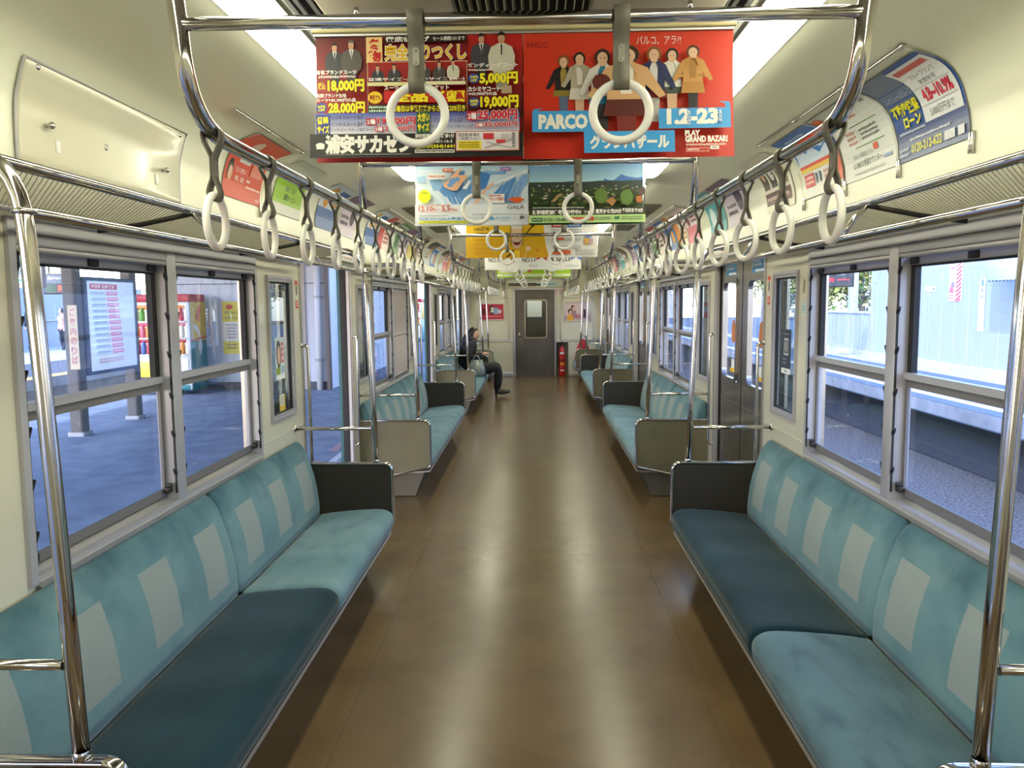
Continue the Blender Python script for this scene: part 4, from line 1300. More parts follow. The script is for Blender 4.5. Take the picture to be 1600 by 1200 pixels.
# 2: department store bazaar
r, A = hanging('red bazaar poster with a row of people in winter coats, nearest on the right', 0.002, 0.528, 2.1, (68, 210, 1508, 1115), 'd42a14', 0.035)
A.rect(68, 210, 1508, 1115, 'd83a1c', 'c2260f')
A.text('PARCO', 94, 290, 240, 330, '7e1208', 0.0); A.text('パルコ、アラ?!', 848, 262, 1150, 320, 'f0e8e0', 0.0)
def coat_person(cx, top, h, coat, hair, low, leg, inner=None, long=False, wide=1.0):
    u = h/10; k = u*1.15*wide
    A.poly([(cx-0.7*k, top+5.6*u), (cx+0.7*k, top+5.6*u), (cx+0.55*k, top+10*u), (cx-0.55*k, top+10*u)], leg)
    A.poly([(cx-1.15*k, top+5.0*u), (cx+1.15*k, top+5.0*u), (cx+1.5*k, top+(7.6 if long else 6.8)*u), (cx-1.5*k, top+(7.6 if long else 6.8)*u)], low)
    A.poly([(cx-0.35*k, top+1.75*u), (cx+0.35*k, top+1.75*u), (cx+1.35*k, top+2.4*u), (cx+2.5*k, top+5.4*u), (cx+2.1*k, top+5.7*u), (cx+1.2*k, top+4.2*u), (cx+1.25*k, top+5.8*u), (cx-1.25*k, top+5.8*u), (cx-1.2*k, top+4.2*u), (cx-2.1*k, top+5.7*u), (cx-2.5*k, top+5.4*u), (cx-1.35*k, top+2.4*u)], coat)
    if inner: A.poly([(cx-0.5*k, top+2.0*u), (cx+0.5*k, top+2.0*u), (cx+0.35*k, top+5.2*u), (cx-0.35*k, top+5.2*u)], inner)
    A.ell(cx, top+1.0*u, 0.82*k, 1.05*u, hair); A.ell(cx, top+1.15*u, 0.56*k, 0.80*u, 'e2b898')
    for q in (-0.2, 0.2): A.ell(cx+q*k, top+1.1*u, 0.07*k, 0.06*u, '2a1c18', 8)
    for q in (-0.30, 0.30): A.line(cx+q*k*2.6, top+3.1*u, cx+q*k, top+1.75*u, 0.42*u, coat); 
    A.ell(cx, top+1.85*u, 0.4*k, 0.28*u, 'e2b898', 10)
coat_person(345, 385, 420, '1c1a1c', '8a4a2a', '8a7a30', '5a6a8a', 'a89040'); coat_person(455, 370, 430, 'b0a690', '241812', 'd8d0c4', 'd8b090', 'd6cec2', True)
coat_person(612, 355, 560, 'e0dcd4', '2a1c14', '2a7a9c', '3c3a3a', '2f86a8'); coat_person(1085, 360, 460, 'e8e2d6', '241814', '4a5048', 'd8b090', None)
coat_person(960, 350, 520, '27305a', '8a5a30', '7a2a26', 'b8b4b0', 'd8d4d0'); coat_person(1222, 350, 430, 'c4904e', '5a3420', 'b8843f', '201c1e', 'a87838', True, 1.1)
coat_person(770, 345, 640, 'd6a878', '3a2418', '5c241c', '7a2a22', 'e8e0d2', True, 1.45)
A.ell(600, 595, 62, 55, '5a201a')
for i in range(5): A.line(560+18*i, 545, 560+18*i, 640, 4, '8a3a2a')
A.rect(128, 795, 548, 942, '3f9cdc'); A.poly([(128, 800), (140, 782), (205, 775), (165, 792), (205, 800)], '3f9cdc'); A.text('PARCO', 176, 826, 498, 915, 'f0ece2', 0.06)
A.rect(985, 790, 1466, 930, '3f9cdc'); A.poly([(1466, 800), (1460, 750), (1385, 745), (1430, 762), (1430, 800)], '3f9cdc'); A.text('1.2-23', 1046, 800, 1376, 895, 'f0ece2', 0.06)
for x in (1180, 1388):
    A.rect(x-4, 805, x+20, 895, '3f9cdc') ; A.text('S', x, 808, x+15, 832, 'f0ece2', 0.03); A.text('U', x, 837, x+15, 861, 'f0ece2', 0.03); A.text('N', x, 866, x+15, 890, 'f0ece2', 0.03)
A.rect(478, 945, 1088, 1095, '3f9cdc'); A.text('グランバザール', 522, 975, 1046, 1065, 'f0ece2', 0.05)
A.text('PLAY', 1158, 950, 1252, 985, 'f0ece2', 0.05); A.text('GRAND BAZAR!', 1158, 990, 1436, 1030, 'f0ece2', 0.05); A.scrib(1162, 1040, 1430, 1062, 'e8c8bc')
A.rect(1160, 1072, 1312, 1098, 'e8c8bc'); A.rect(1163, 1075, 1309, 1095, 'c8301a'); A.scrib(1170, 1077, 1250, 1094, 'f0e0d8'); A.rect(1320, 1060, 1378, 1084, 'eee8e0'); A.scrib(1332, 1064, 1368, 1080, '5a3a34')
A.build('printed_sheet', r)

# 3: ski slopes
r, A = hanging('pale blue ski slope map poster hanging second from the camera on the left', -0.528, -0.002, 3.8, (75, 12, 1485, 850), 'dfe6ee', 0.012)
A.rect(75, 12, 1485, 180, '4aa0dc', 'c4dcec'); A.rect(75, 180, 1485, 620, 'cfdfee', 'dce6f0')
for p, c in (([(250, 300), (390, 290), (470, 420), (300, 430)], '8cb6e0'), ([(370, 430), (560, 200), (700, 190), (640, 520), (560, 610)], '5c94d2'), ([(560, 610), (640, 430), (780, 230), (780, 480), (700, 640)], '6aa0d8'), ([(880, 200), (1020, 230), (960, 400), (890, 420)], '3f7cc4'),
             ([(960, 560), (1140, 380), (1330, 270), (1330, 330), (1180, 600), (1000, 620)], '5c94d2'), ([(1200, 560), (1400, 260), (1480, 240), (1480, 330), (1300, 600)], '86b0e0'), ([(90, 260), (200, 250), (220, 340), (110, 330)], 'a8c8e8'), ([(920, 190), (1100, 210), (1220, 200), (1200, 240), (1000, 240)], '7aa8dc')):
    A.poly(p, c)
for i in range(9): A.line(240+55*i, 470+6*i, 330+48*i, 600, 9, 'b4cce8' if i % 2 else 'eef4fa')
for i in range(8): A.line(640+24*i, 300, 600+26*i, 540, 5, '88b4e4')
for i in range(10): A.line(1010+40*i, 600, 1180+28*i, 330, 5, 'a8c8ec' if i % 2 else '4a84c8')
A.poly([(590, 200), (690, 145), (650, 180), (620, 250), (740, 250), (600, 430), (540, 435), (440, 390), (430, 360)], 'e8b490'); A.ell(545, 320, 45, 38, '6c9cd4'); A.ell(515, 365, 36, 26, '6c9cd4'); A.ell(600, 300, 34, 28, '6c9cd4')
A.line(800, 630, 960, 420, 34, 'e6b898'); A.line(960, 420, 1060, 350, 30, 'e6b898'); A.line(1060, 360, 1470, 210, 26, 'eef2f6'); A.poly([(665, 410), (760, 300), (775, 330), (720, 420)], 'eef2f6')
A.rect(425, 172, 552, 210, 'dc5c30'); A.scrib(440, 178, 540, 204, 'f4e0d4'); A.rect(1148, 165, 1272, 202, '9a58b0'); A.scrib(1165, 172, 1258, 196, 'f0e0f4'); A.ell(890, 165, 22, 20, '3c9c58')
A.rect(240, 235, 462, 298, 'f2ece8'); A.text('夜景も楽しめる大斜面', 250, 252, 452, 278, 'cc4838', 0.02); A.rect(985, 480, 1190, 590, 'f2ece8'); A.scrib(1000, 488, 1150, 515, 'cc4838'); A.text('ゲレンデ直結', 1000, 520, 1178, 556, 'cc4838', 0.03)
A.rect(75, 600, 1485, 850, 'e6e8ee'); A.ell(195, 500, 78, 80, 'eaf000'); A.scrib(150, 450, 240, 480, 'a8b020')
A.text('12.10', 124, 622, 296, 678, 'd65a3c', 0.02); A.text('fri', 300, 640, 352, 678, 'd65a3c', 0.0); A.line(372, 656, 396, 656, 5, 'd65a3c'); A.text('5.5', 412, 620, 510, 678, 'd65a3c', 0.02); A.text('thu', 520, 640, 600, 678, 'd65a3c', 0.0); A.scrib(124, 600, 520, 618, 'dc8a74'); A.rect(124, 690, 600, 694, 'dc9a88')
A.poly([(1222, 552), (1290, 530), (1300, 515), (1330, 525), (1390, 515), (1400, 535), (1445, 548), (1400, 570), (1380, 588), (1300, 586), (1290, 570)], 'e05a22'); A.text('GALA', 1226, 612, 1434, 662, '4a4a52', 0.0); A.rect(1215, 682, 1440, 686, 'b8bac4')
A.text('TOKYO-GALA最速77分', 126, 752, 770, 788, '4a90c4', 0.02); A.scrib(130, 725, 500, 745, 'a0a8b8'); A.rect(126, 795, 770, 825, 'dfe23a'); A.scrib(180, 800, 720, 820, '9a9c30'); A.scrib(790, 712, 1440, 735, 'a8b0bc')
A.rect(968, 752, 1052, 786, '4a9ad0'); A.text('JR SKISKI', 1080, 756, 1270, 784, '5a9ccc', 0.02); A.text('JR', 1376, 748, 1438, 786, '4a5058', 0.04); A.line(1290, 750, 1312, 790, 5, 'b0b8c4'); A.line(1312, 790, 1336, 750, 5, 'b0b8c4')
A.text('スキー場', 800, 752, 930, 780, '8aa0b8', 0.0); A.scrib(1110, 792, 1245, 804, '8a90a0')
A.build('printed_sheet', r)

# 4: housing land photograph
r, A = hanging('poster of a wooded town under blue sky hanging second from the camera on the right', 0.002, 0.528, 3.8, (45, -30, 1485, 812), '2a4a2a', 0.012)
A.rect(45, -30, 1485, 300, '3a7cc4', 'a8ccdc')
A.poly([(980, 300), (1000, 262), (1060, 285), (1120, 285), (1180, 240), (1220, 212), (1250, 232), (1300, 245), (1400, 262), (1485, 250), (1485, 300)], '4a74b8')
A.poly([(45, 325), (200, 315), (420, 305), (640, 290), (760, 305), (940, 290), (1200, 295), (1485, 285), (1485, 420), (45, 420)], '2c3a34')
A.rect(45, 380, 1485, 725, '2f3d24', '37421f')
GR = ['3c5a28', '55722f', '2a3c1c', '6a8038', '465c2a', '24341c', '7a7a40', '58703a']
for i in range(150):
    x, y = rnd.uniform(60, 1460), rnd.uniform(370, 700); q = (y-330)/370
    A.ell(x, y, 14+46*q*rnd.uniform(.5, 1), 8+22*q*rnd.uniform(.5, 1), GR[rnd.randrange(8)], 9)
for i in range(60):
    x, y = rnd.uniform(60, 1470), rnd.uniform(360, 520); q = 0.6+(y-360)/200
    A.rect(x, y, x+rnd.uniform(18, 40)*q, y+rnd.uniform(8, 18)*q, ['b8a8a0', '8a7a78', 'd0c8c0', '6a5a5a', 'a07860', 'c8b8a8'][rnd.randrange(6)])
A.poly([(310, 570), (400, 480), (460, 460), (450, 480), (370, 560)], 'a88a5a'); A.poly([(1000, 560), (1080, 515), (1130, 560), (1080, 620)], 'a87840'); A.rect(1375, 505, 1440, 580, 'b4662c'); A.poly([(1390, 440), (1480, 390), (1480, 500), (1400, 490)], '5a4444'); A.ell(1255, 520, 80, 90, '5a7a34'); A.ell(940, 500, 80, 90, '5c7830')
A.rect(45, 640, 1485, 725, '2c2e22', '3a3a28'); A.text('佐久平', 122, 116, 300, 152, 'e8e8e0', 0.02); A.text('新幹線駅前住宅地分譲中!!', 90, 660, 690, 712, 'f4f2ea', 0.04); A.text('徒歩圏', 728, 672, 850, 710, 'f4f2ea', 0.04); A.text('東京から約59分', 872, 655, 1190, 706, 'f4f2ea', 0.04); A.text('軽井沢まで10分', 1205, 650, 1455, 698, 'f4f2ea', 0.04); A.scrib(90, 625, 730, 645, 'd8d6cc')
A.rect(45, 722, 1485, 812, 'b8d890'); A.rect(78, 752, 214, 798, '2c6a3c'); A.scrib(90, 764, 205, 788, 'c8e0c0'); A.text('0120-120-867', 228, 755, 530, 795, '4a5a44', 0.02); A.rect(556, 745, 840, 790, 'c86a48'); A.ell(830, 765, 24, 26, 'c84a20'); A.scrib(865, 742, 1060, 785, '7a9068', 2); A.rect(1104, 742, 1166, 776, '3c7a4c'); A.scrib(1190, 738, 1450, 785, '7a9068', 2)
A.build('printed_sheet', r)

# 5: yellow anniversary poster
r, A = hanging('wide yellow anniversary poster with a laughing cartoon man in a cap', -0.527, 0.527, 6.5, (52, 15, 1432, 418), 'e8b800', 0.0)
A.rect(52, 15, 1432, 418, 'ecc006', 'dba404'); A.poly([(860, 15), (872, 140), (888, 290), (925, 418), (1432, 418), (1432, 15)], 'ece8e2')
A.text('100周年', 142, 112, 302, 152, '1c1408', 0.02); A.scrib(150, 165, 330, 190, '8a6a10'); 
for i in range(4): A.scrib(140, 230+45*i, 330, 250+45*i, 'd89000')
A.ell(586, 210, 62, 120, 'e8c09c'); A.rect(526, 85, 648, 130, 'f0ece0'); A.ell(586, 88, 62, 34, 'e8e4d8'); A.line(526, 95, 526, 300, 4, '3a2a10'); A.line(648, 95, 648, 300, 4, '3a2a10')
A.poly([(540, 250), (560, 255), (586, 262), (612, 255), (634, 246), (618, 285), (586, 298), (556, 286)], '7a2014'); A.rect(552, 255, 620, 262, 'f0ece0'); A.line(560, 185, 578, 182, 3, '3a2a10'); A.line(596, 182, 614, 185, 3, '3a2a10'); A.line(586, 190, 582, 225, 3, '6a4a20')
A.line(655, 215, 750, 110, 14, '5a3a18'); A.ell(756, 100, 16, 20, '5a3a18'); A.rect(558, 345, 618, 418, 'f0c828'); A.line(520, 380, 560, 340, 16, '6a4010'); A.line(480, 415, 520, 380, 20, '6a4010'); A.ell(704, 328, 30, 24, 'e8c8a0'); A.line(690, 350, 672, 418, 10, 'e8c070'); A.poly([(790, 350), (804, 320), (818, 350), (804, 362)], 'd87a10')
A.rect(952, 88, 1100, 122, 'd04a4a'); A.scrib(970, 95, 1085, 115, 'f4dcd8'); A.rect(1114, 86, 1264, 122, '3c74c0'); A.scrib(1135, 93, 1245, 115, 'dce4f4'); A.text('ASKA', 1285, 96, 1390, 120, '8ab0c8', 0.0)
for y in (140, 220, 300): A.scrib(960, y, 1260, y+40, 'a8b0bc', 2)
A.rect(1010, 222, 1078, 250, 'dc6040'); A.rect(958, 350, 1150, 388, 'd8663c'); A.ell(1338, 205, 44, 26, '6c86c0'); A.rect(1294, 235, 1336, 292, 'dca850'); A.rect(1340, 235, 1384, 292, 'c8a8b0'); A.scrib(1200, 340, 1400, 400, 'b0b4bc', 3)
A.build('printed_sheet', r)

# 6: ranking poster
r, A = hanging('wide white poster with three NO.1 headings and ribbons', -0.527, 0.527, 8.86, (245, 250, 1265, 548), 'eceae6', 0.0)
for i, (x, c) in enumerate(((288, 'b08a3c'), (645, 'b83434'), (1008, '5a70c8'))):
    A.text('NO.', x, 430, x+86, 472, '1a1a1a', 0.02); A.rect(x+96, 424, x+136, 466, '161616'); A.text('1', x+108, 430, x+122, 460, 'f0f0ea', 0.03)
    A.poly([(x+150, 300), (x+262, 300), (x+262, 462), (x+206, 425), (x+150, 455)], c); A.scrib(x, 330, x+130, 400, '8a8a8a', 2)
A.text('Yahoo!', 716, 492, 806, 522, '9a9a9e', 0.0); A.text('SoftBank', 1098, 498, 1244, 524, 'b0b2b6', 0.0)
A.build('printed_sheet', r)

# 7: green and white poster
r, A = hanging('wide white and lime green poster hanging farthest from the camera', -0.527, 0.535, 11.7, (385, 437, 1160, 662), 'dcdcd4', 0.0)
A.rect(385, 437, 1160, 662, '9cbc24', '8cb41c'); A.rect(412, 437, 660, 615, 'd4d4cc'); A.poly([(660, 437), (860, 437), (700, 600), (660, 615)], 'd8d8d0'); A.ell(732, 590, 15, 26, 'c84a5a'); A.scrib(880, 575, 1090, 600, 'e0e8c8'); A.rect(385, 612, 1160, 628, 'a8c42c'); A.rect(385, 628, 1160, 648, 'e4e8dc'); A.scrib(440, 630, 1090, 646, 'a8b098'); A.rect(385, 648, 1160, 662, '94b820')
A.build('printed_sheet', r)

# ---------------------------------------------------------------- adverts in the curved coves
S0 = s_of_z(2.066); S1 = s_of_z(2.334)
def cove_f(s, ya, yb, sb, lift=0.004):
    """left side reads near->far, right side far->near"""
    yc = (ya+yb)/2
    ss = []
    def f(u, v, d):
        p, nn = prof_at(t_of_s(sb+v))
        y = (yb-u) if s > 0 else (ya+u)
        return Vector((s*(p.x+nn.x*(lift+d))-s*1.3, y-yc, p.y+nn.y*(lift+d)-2.1))
    return f
def cove_ad(s, ya, yb, label, paper, H=0.345):
    r = thing('cove_advert', label, 'advert', (s*1.3, (ya+yb)/2, 2.1), 'adverts along the curved coves')
    A = Art(yb-ya, H, cove_f(s, ya, yb, S0), (0, 0, 100, 72), paper, 2, 14, 0.0003, 0.0008)
    return r, A
r, A = cove_ad(1, 2.497, 2.962, 'blue and slate loan advert with yellow lettering, nearest in the right cove', '1f4c9c')
A.rect(0, 0, 48, 34, '68728c'); A.rect(0, 58, 100, 72, '70789a', '8088a8'); A.rect(0, 50, 100, 58, '3a4c86', '68729a')
A.text('フィナンシャルグループ', 4, 22, 44, 28, 'c8ccd8', 0.0); A.rect(46, 4, 97, 51, 'e8e8ea'); A.rect(50, 7, 92, 12, 'c8504c'); A.text('スルーブランク', 56, 15, 88, 20, '6a6a70', 0.0); A.text('実質年率', 60, 22, 82, 26, '7a7a80', 0.0)
A.rect(48, 27, 95, 27.6, 'b8b8c0'); A.text('4.8~10.9%', 54, 29, 92, 38, 'd42440', 0.04); A.rect(48, 40, 95, 40.6, 'b8b8c0'); A.text('5,000万円まで', 56, 43, 88, 49, '5a5a60', 0.0)
A.text('不動産担保', 5, 31, 44, 40, 'e8e020', 0.05); A.text('ローン', 17, 42, 42, 49, 'e8e020', 0.05); A.scrib(6, 51, 46, 54, 'c8d0e8'); A.text('0120-212-622', 22, 62, 66, 68, 'e4dc40', 0.02); A.scrib(20, 57, 78, 60, 'd0d4e4'); A.scrib(2, 62, 18, 70, 'b8bcd0', 2); A.rect(70, 62, 84, 68, 'd8d8e0'); A.rect(88, 62, 96, 68, 'd8d8e0')
A.build('printed_sheet', r)
r, A = cove_ad(1, 2.972, 3.462, 'white advert with green rules, second in the right cove', 'e2e2de')
A.rect(0, 0, 100, 10, 'c6c6c0'); A.scrib(50, 6, 94, 14, '6a6a6a', 1); A.scrib(40, 18, 60, 22, 'd08a70'); A.rect(34, 28, 84, 28.8, '5a8a3a'); A.rect(30, 46, 84, 46.8, '5a8a3a')
A.rect(42, 31, 42.5, 44, 'b0b8a8'); A.scrib(46, 32, 78, 43, '8a9088', 3); A.scrib(20, 31, 38, 44, 'd0a090', 3); A.text('住まいの相談はこちら', 22, 51, 60, 55, '6a6a6a', 0.0); A.rect(62, 48, 70, 53, 'd8603c'); A.text('SUUMOの相談カウンター', 20, 57, 74, 63, '5a5a5c', 0.01); A.rect(78, 60, 92, 62.5, '8a98c8'); A.ell(10, 8, 8, 6, 'd8602c'); A.scrib(22, 66, 80, 69, 'b0b0ac')
A.build('printed_sheet', r)
r, A = cove_ad(1, 3.474, 3.965, 'blue sky and red advert, third in the right cove', 'e6e4e0')
A.rect(0, 0, 100, 40, '2c62b4', '4a86d0'); A.poly([(0, 40), (6, 26), (18, 20), (30, 30), (46, 24), (60, 34), (80, 28), (100, 40)], 'd4e0f0'); A.ell(70, 22, 10, 7, 'd8e4f4'); A.scrib(20, 6, 70, 11, 'c8d8f0'); A.scrib(30, 14, 90, 19, 'c8d8f0')
A.rect(0, 40, 100, 43, 'd84a3a'); A.rect(0, 43, 100, 47, 'e8c040'); A.rect(5, 49, 30, 62, 'd44a48'); A.scrib(8, 51, 28, 60, 'f0d0c8', 2); A.rect(34, 50, 38, 60, '3a5a7a'); A.rect(44, 50, 48, 60, '34506a'); A.scrib(56, 50, 92, 60, 'c89088', 2); A.rect(0, 64, 100, 72, 'e8e4de'); A.rect(88, 40, 100, 66, 'dc6a54')
A.build('printed_sheet', r)
r, A = cove_ad(1, 4.12, 4.60, 'cream advert with two dark portraits and a brown band in the right cove', 'ddd6c6')
A.rect(4, 18, 26, 46, '4a3a30'); A.ell(15, 28, 6, 8, 'c89a78'); A.rect(32, 18, 54, 46, '2a2624'); A.ell(44, 30, 7, 9, 'e0d8d0'); A.rect(60, 18, 90, 46, '8a7868'); A.rect(2, 50, 92, 64, '5a3634'); A.scrib(6, 54, 86, 61, 'c8b0a8')
A.build('printed_sheet', r)
r, A = cove_ad(-1, 3.51, 3.985, 'red advert with white lettering, nearest in the left cove', 'cf4a34')
A.rect(0, 0, 100, 72, 'd8563c', 'c8442e'); A.ell(40, 20, 10, 13, 'd8c8b8'); A.rect(28, 30, 56, 37, 'd4d0cc'); A.scrib(30, 32, 54, 35, '8a8a88'); A.ell(12, 46, 7, 10, '2a2220'); A.ell(13, 50, 5, 7, 'd8b098'); A.text('働く女性の', 26, 42, 50, 47, 'f0e4dc', 0.01); A.text('保険。誕生', 26, 50, 50, 55, 'f0e4dc', 0.01); A.rect(62, 24, 92, 46, 'd88070'); A.scrib(56, 50, 66, 54, 'f0e4dc'); A.scrib(56, 56, 96, 60, 'f0d0c4'); A.text('ACE', 84, 66, 94, 69, 'f0e4dc', 0.01)
A.build('printed_sheet', r)
r, A = cove_ad(-1, 4.17, 4.66, 'advert with a lime green top and grey lower half in the left cove', 'd6d6cc')
A.rect(0, 0, 100, 34, 'd0d0c4'); A.rect(0, 30, 100, 60, '8fb82a'); A.text('最短でお届け', 35, 38, 72, 45, '2c3a10', 0.01); A.text('配達サービス', 35, 48, 74, 55, '2c3a10', 0.01); A.rect(0, 60, 100, 72, 'c8c8be')
A.build('printed_sheet', r)
PAL = [('e08a2c', 'f0e8d8', '8a3a20', 'cream and orange'), ('3a66b0', 'dce4ee', 'e8a030', 'white and blue'), ('c8303c', 'f0dcd8', '501c20', 'crimson'), ('5a8a4a', 'e4e8d4', '2c4a30', 'green'), ('7a5a7c', 'd8c8d8', '3a2a44', 'mauve'),
       ('d8c040', 'f0ecd8', '6a5a20', 'yellow'), ('8a6a54', 'e0d4c8', '3c2c24', 'tan'), ('4aa0a8', 'e0ecec', '204c54', 'turquoise'), ('303844', 'c8ccd4', 'b89048', 'charcoal'), ('e07a8a', 'f4e4e6', '8a3444', 'pink')]
def generic_ad(s, ya, yb, i, label):
    c1, c2, c3, nm = PAL[i % len(PAL)]
    r, A = cove_ad(s, ya, yb, label.format(nm), c2)
    k = i % 4
    if k == 0: A.rect(0, 0, 100, 30, c1); A.ell(72, 34, 16, 20, c3); A.scrib(8, 40, 52, 58, c3, 2)
    elif k == 1: A.rect(0, 44, 100, 72, c1); A.ell(28, 26, 14, 18, c3); A.rect(52, 10, 94, 22, c1); A.scrib(52, 26, 92, 40, c3, 2)
    elif k == 2: A.rect(0, 0, 40, 72, c1); A.rect(46, 8, 94, 30, c3); A.scrib(46, 38, 92, 62, c1, 3)
    else: A.rect(0, 0, 100, 72, c1); A.rect(8, 8, 92, 24, c2); A.scrib(12, 11, 88, 21, c3); A.ell(30, 48, 16, 16, c2); A.ell(70, 48, 12, 15, c3)
    A.build('printed_sheet', r)
q = 0
for n in (1, 2):
    for side, s in SIDES:
        for j in range(6):
            y0 = A0+n*PT+0.03+j*0.52
            generic_ad(s, y0, y0+0.50, q*3+j+(5 if s > 0 else 0)+n, '{} advert, '+NTH[j]+f' from the camera in the {side} cove over the {NB[n]} bench')
        q += 1
for side, s in SIDES:
    for n in (0, 1):
        for j in range(2):
            y0 = DO0+n*PT+0.12+j*0.56
            generic_ad(s, y0, y0+0.50, 7*n+3*j+(4 if s > 0 else 1), '{} advert, '+NTH[j]+f' of two in the {side} cove over the {NB[n]} door')
# clear holders with a thin rail along the top and clips at the foot
def cove_strip(mb, s, y, wd, sa, sb, lift, yc, mi=0, n=14):
    rows = []
    for i in range(n+1):
        p, nn = prof_at(t_of_s(sa+(sb-sa)*i/n))
        rows.append([(s*(p.x+nn.x*l)-s*1.3, yy-yc, p.y+nn.y*l-2.1) for yy, l in ((y-wd/2, lift), (y-wd/2, lift+0.002), (y+wd/2, lift+0.002), (y+wd/2, lift))])
    mb.grid(rows, mi, False, True)
def ad_holder(s, ya, yb, ys, label):
    yc = (ya+yb)/2
    r = thing('advert_holder', label, 'advert holder', (s*1.3, yc, 2.1))
    p, nn = prof_at(t_of_s(S1-0.008)); q_ = Vector((s*(p.x+nn.x*0.006)-s*1.3, 0, p.y+nn.y*0.006-2.1))
    mb = MB(); mb.tube([q_+Vector((0, ya-yc, 0)), q_+Vector((0, yb-yc, 0))], 0.0045, 8)
    for y in ys: mb.bbox(q_.x-0.008, q_.x+0.008, y-yc-0.02, y-yc+0.02, q_.z-0.005, q_.z+0.005, 0.002)
    mb.build('top_rail', CHROME, r)
    for y in ys:
        mb = MB(); cove_strip(mb, s, y, 0.016, S0-0.012, S1, 0.0095, yc); cs_ = mb.build('clear_strip', CLEAR, r)
        p, nn = prof_at(t_of_s(S0-0.028)); b_ = Vector((s*(p.x+nn.x*0.006)-s*1.3, y-yc, p.y-2.1))
        mb = MB(); mb.bbox(b_.x-0.006, b_.x+0.006, b_.y-0.012, b_.y-0.003, b_.z-0.02, b_.z+0.045, 0.003); mb.bbox(b_.x-0.006, b_.x+0.006, b_.y+0.003, b_.y+0.012, b_.z-0.02, b_.z+0.045, 0.003)
        mb.build('clip', CHROME, cs_)
ad_holder(1, 2.48, 4.02, (2.485, 2.967, 3.468, 3.985), 'chrome rail and clear strips holding the adverts in the right cove over the nearest bench')
ad_holder(-1, 3.10, 4.04, (3.49, 3.995), 'chrome rail and clear strips holding the red advert in the left cove')
for n in (1, 2):
    for side, s in SIDES:
        ys = [A0+n*PT+0.02+j*0.52 for j in range(7)]
        ad_holder(s, ys[0], ys[-1], ys, f'chrome rail and clear strips of the {side} cove adverts over the {NB[n]} bench')

# access panel in the left cove with knobs and a lock
r = thing('access_panel', 'screwed cream access panel with two knobs in the left cove near the camera', 'access panel', (-1.3, 2.6, 2.1))
sa, sb = s_of_z(1.962), s_of_z(2.236)
rows = []
for yy, l in ((2.12, 0.0005), (2.12, 0.008), (2.132, 0.013), (3.068, 0.013), (3.08, 0.008), (3.08, 0.0005)):
    row = []
    for i in range(19):
        t = i/18; p, nn = prof_at(t_of_s(sa+(sb-sa)*t))
        e = 0.35 if i in (0, 18) else 1.0
        row.append((-(p.x+nn.x*l*e)+1.3, yy-2.6, p.y+nn.y*l*e-2.1))
    rows.append(row)
mb = MB(); mb.grid(rows, 0, True); mb.build('panel', CREAM, r)
mb = MB()
def along(s, y, sv, lift): 
    p, nn = prof_at(t_of_s(sv)); return Vector((s*(p.x+nn.x*lift)+1.3 if s < 0 else s*(p.x+nn.x*lift)-1.3, y-2.6, p.y+nn.y*lift-2.1))
mb.tube([along(-1, 2.116, sa+(sb-sa)*i/16, 0.006) for i in range(17)]+[along(-1, 3.084, sa+(sb-sa)*i/16, 0.006) for i in range(16, -1, -1)], 0.0045, 6)
mb.build('edge_trim', ALU, r)
for y, zz in ((2.235, 2.083), (2.93, 2.075)):
    p, nn = prof_at(t_of_s(s_of_z(zz))); b_ = along(-1, y, s_of_z(zz), 0.012)
    mb = MB(); mb.lathe([(0.006, 0.0), (0.006, 0.010), (0.0095, 0.014), (0.0105, 0.020), (0.007, 0.026), (0, 0.027)], b_, 14, 0, 'x'); mb.build('knob', CHROME, r)
b_ = along(-1, 2.55, s_of_z(2.085), 0.012); mb = MB(); mb.lathe([(0.011, 0.0), (0.010, 0.004), (0.005, 0.004), (0.004, 0.001), (0, 0.001)], b_, 14, 0, 'x'); mb.build('lock', ALUL, r)
for y, zz in ((2.17, 2.225), (3.03, 2.222)):
    b_ = along(-1, y, s_of_z(zz), 0.012); mb = MB(); mb.lathe([(0.008, 0.0), (0.006, 0.004), (0, 0.005)], b_, 10, 0, 'x'); mb.build('screw', CHROME, r)
for y, zz in ((2.29, 2.035), (2.885, 2.035)):
    b_ = along(-1, y, s_of_z(zz), 0.0135); mb = MB(); mb.bbox(b_.x, b_.x+0.0015, b_.y-0.010, b_.y+0.010, b_.z-0.018, b_.z+0.018, 0.0005); mb.build('paper_tab', STK_WHITE, r)

# ---------------------------------------------------------------- flat notices on the side walls and end wall
def wallf(s, yc, zc, W, H, dx=0.0):
    def f(u, v, d):
        return Vector((-s*(d+0.0006+dx), (W/2-u)*s, v-H/2))
    return f
def notice(s, yc, zc, W, H, label, paper, x=XW, name='wall_notice', cat='notice'):
    r = thing(name, label, cat, (s*x, yc, zc))
    return r, Art(W, H, wallf(s, yc, zc, W, H), (0, 0, 100, 100), paper, 1, 1, 0.0002, 0.0004)
for side, s in SIDES:
    for n in range(3):
        d = n*PT
        r, A = notice(s, 4.775+d, 1.645, 0.058, 0.165, f'narrow red and white emergency notice left of the {NB[n]} {side} door' if s < 0 else f'narrow red and white emergency notice near side of the {NB[n]} {side} door', 'e8e2d6')
        A.rect(5, 0, 95, 16, 'd8442e'); A.rect(5, 72, 95, 100, 'd8442e'); A.rect(30, 18, 72, 46, '2c3a3c'); A.poly([(30, 46), (72, 46), (51, 58)], '2c3a3c'); A.scrib(15, 76, 85, 94, 'f0d8d0', 2)
        A.build('printed_sheet', r)
r, A = notice(1, 4.155, 1.66, 0.075, 0.12, 'small beige picture notice beside the right pocket window', 'd8d2b4')
A.rect(20, 20, 80, 85, 'c8c0a0'); A.line(30, 80, 50, 25, 12, '4a463a'); A.line(55, 80, 70, 30, 12, '4a463a'); A.build('printed_sheet', r)
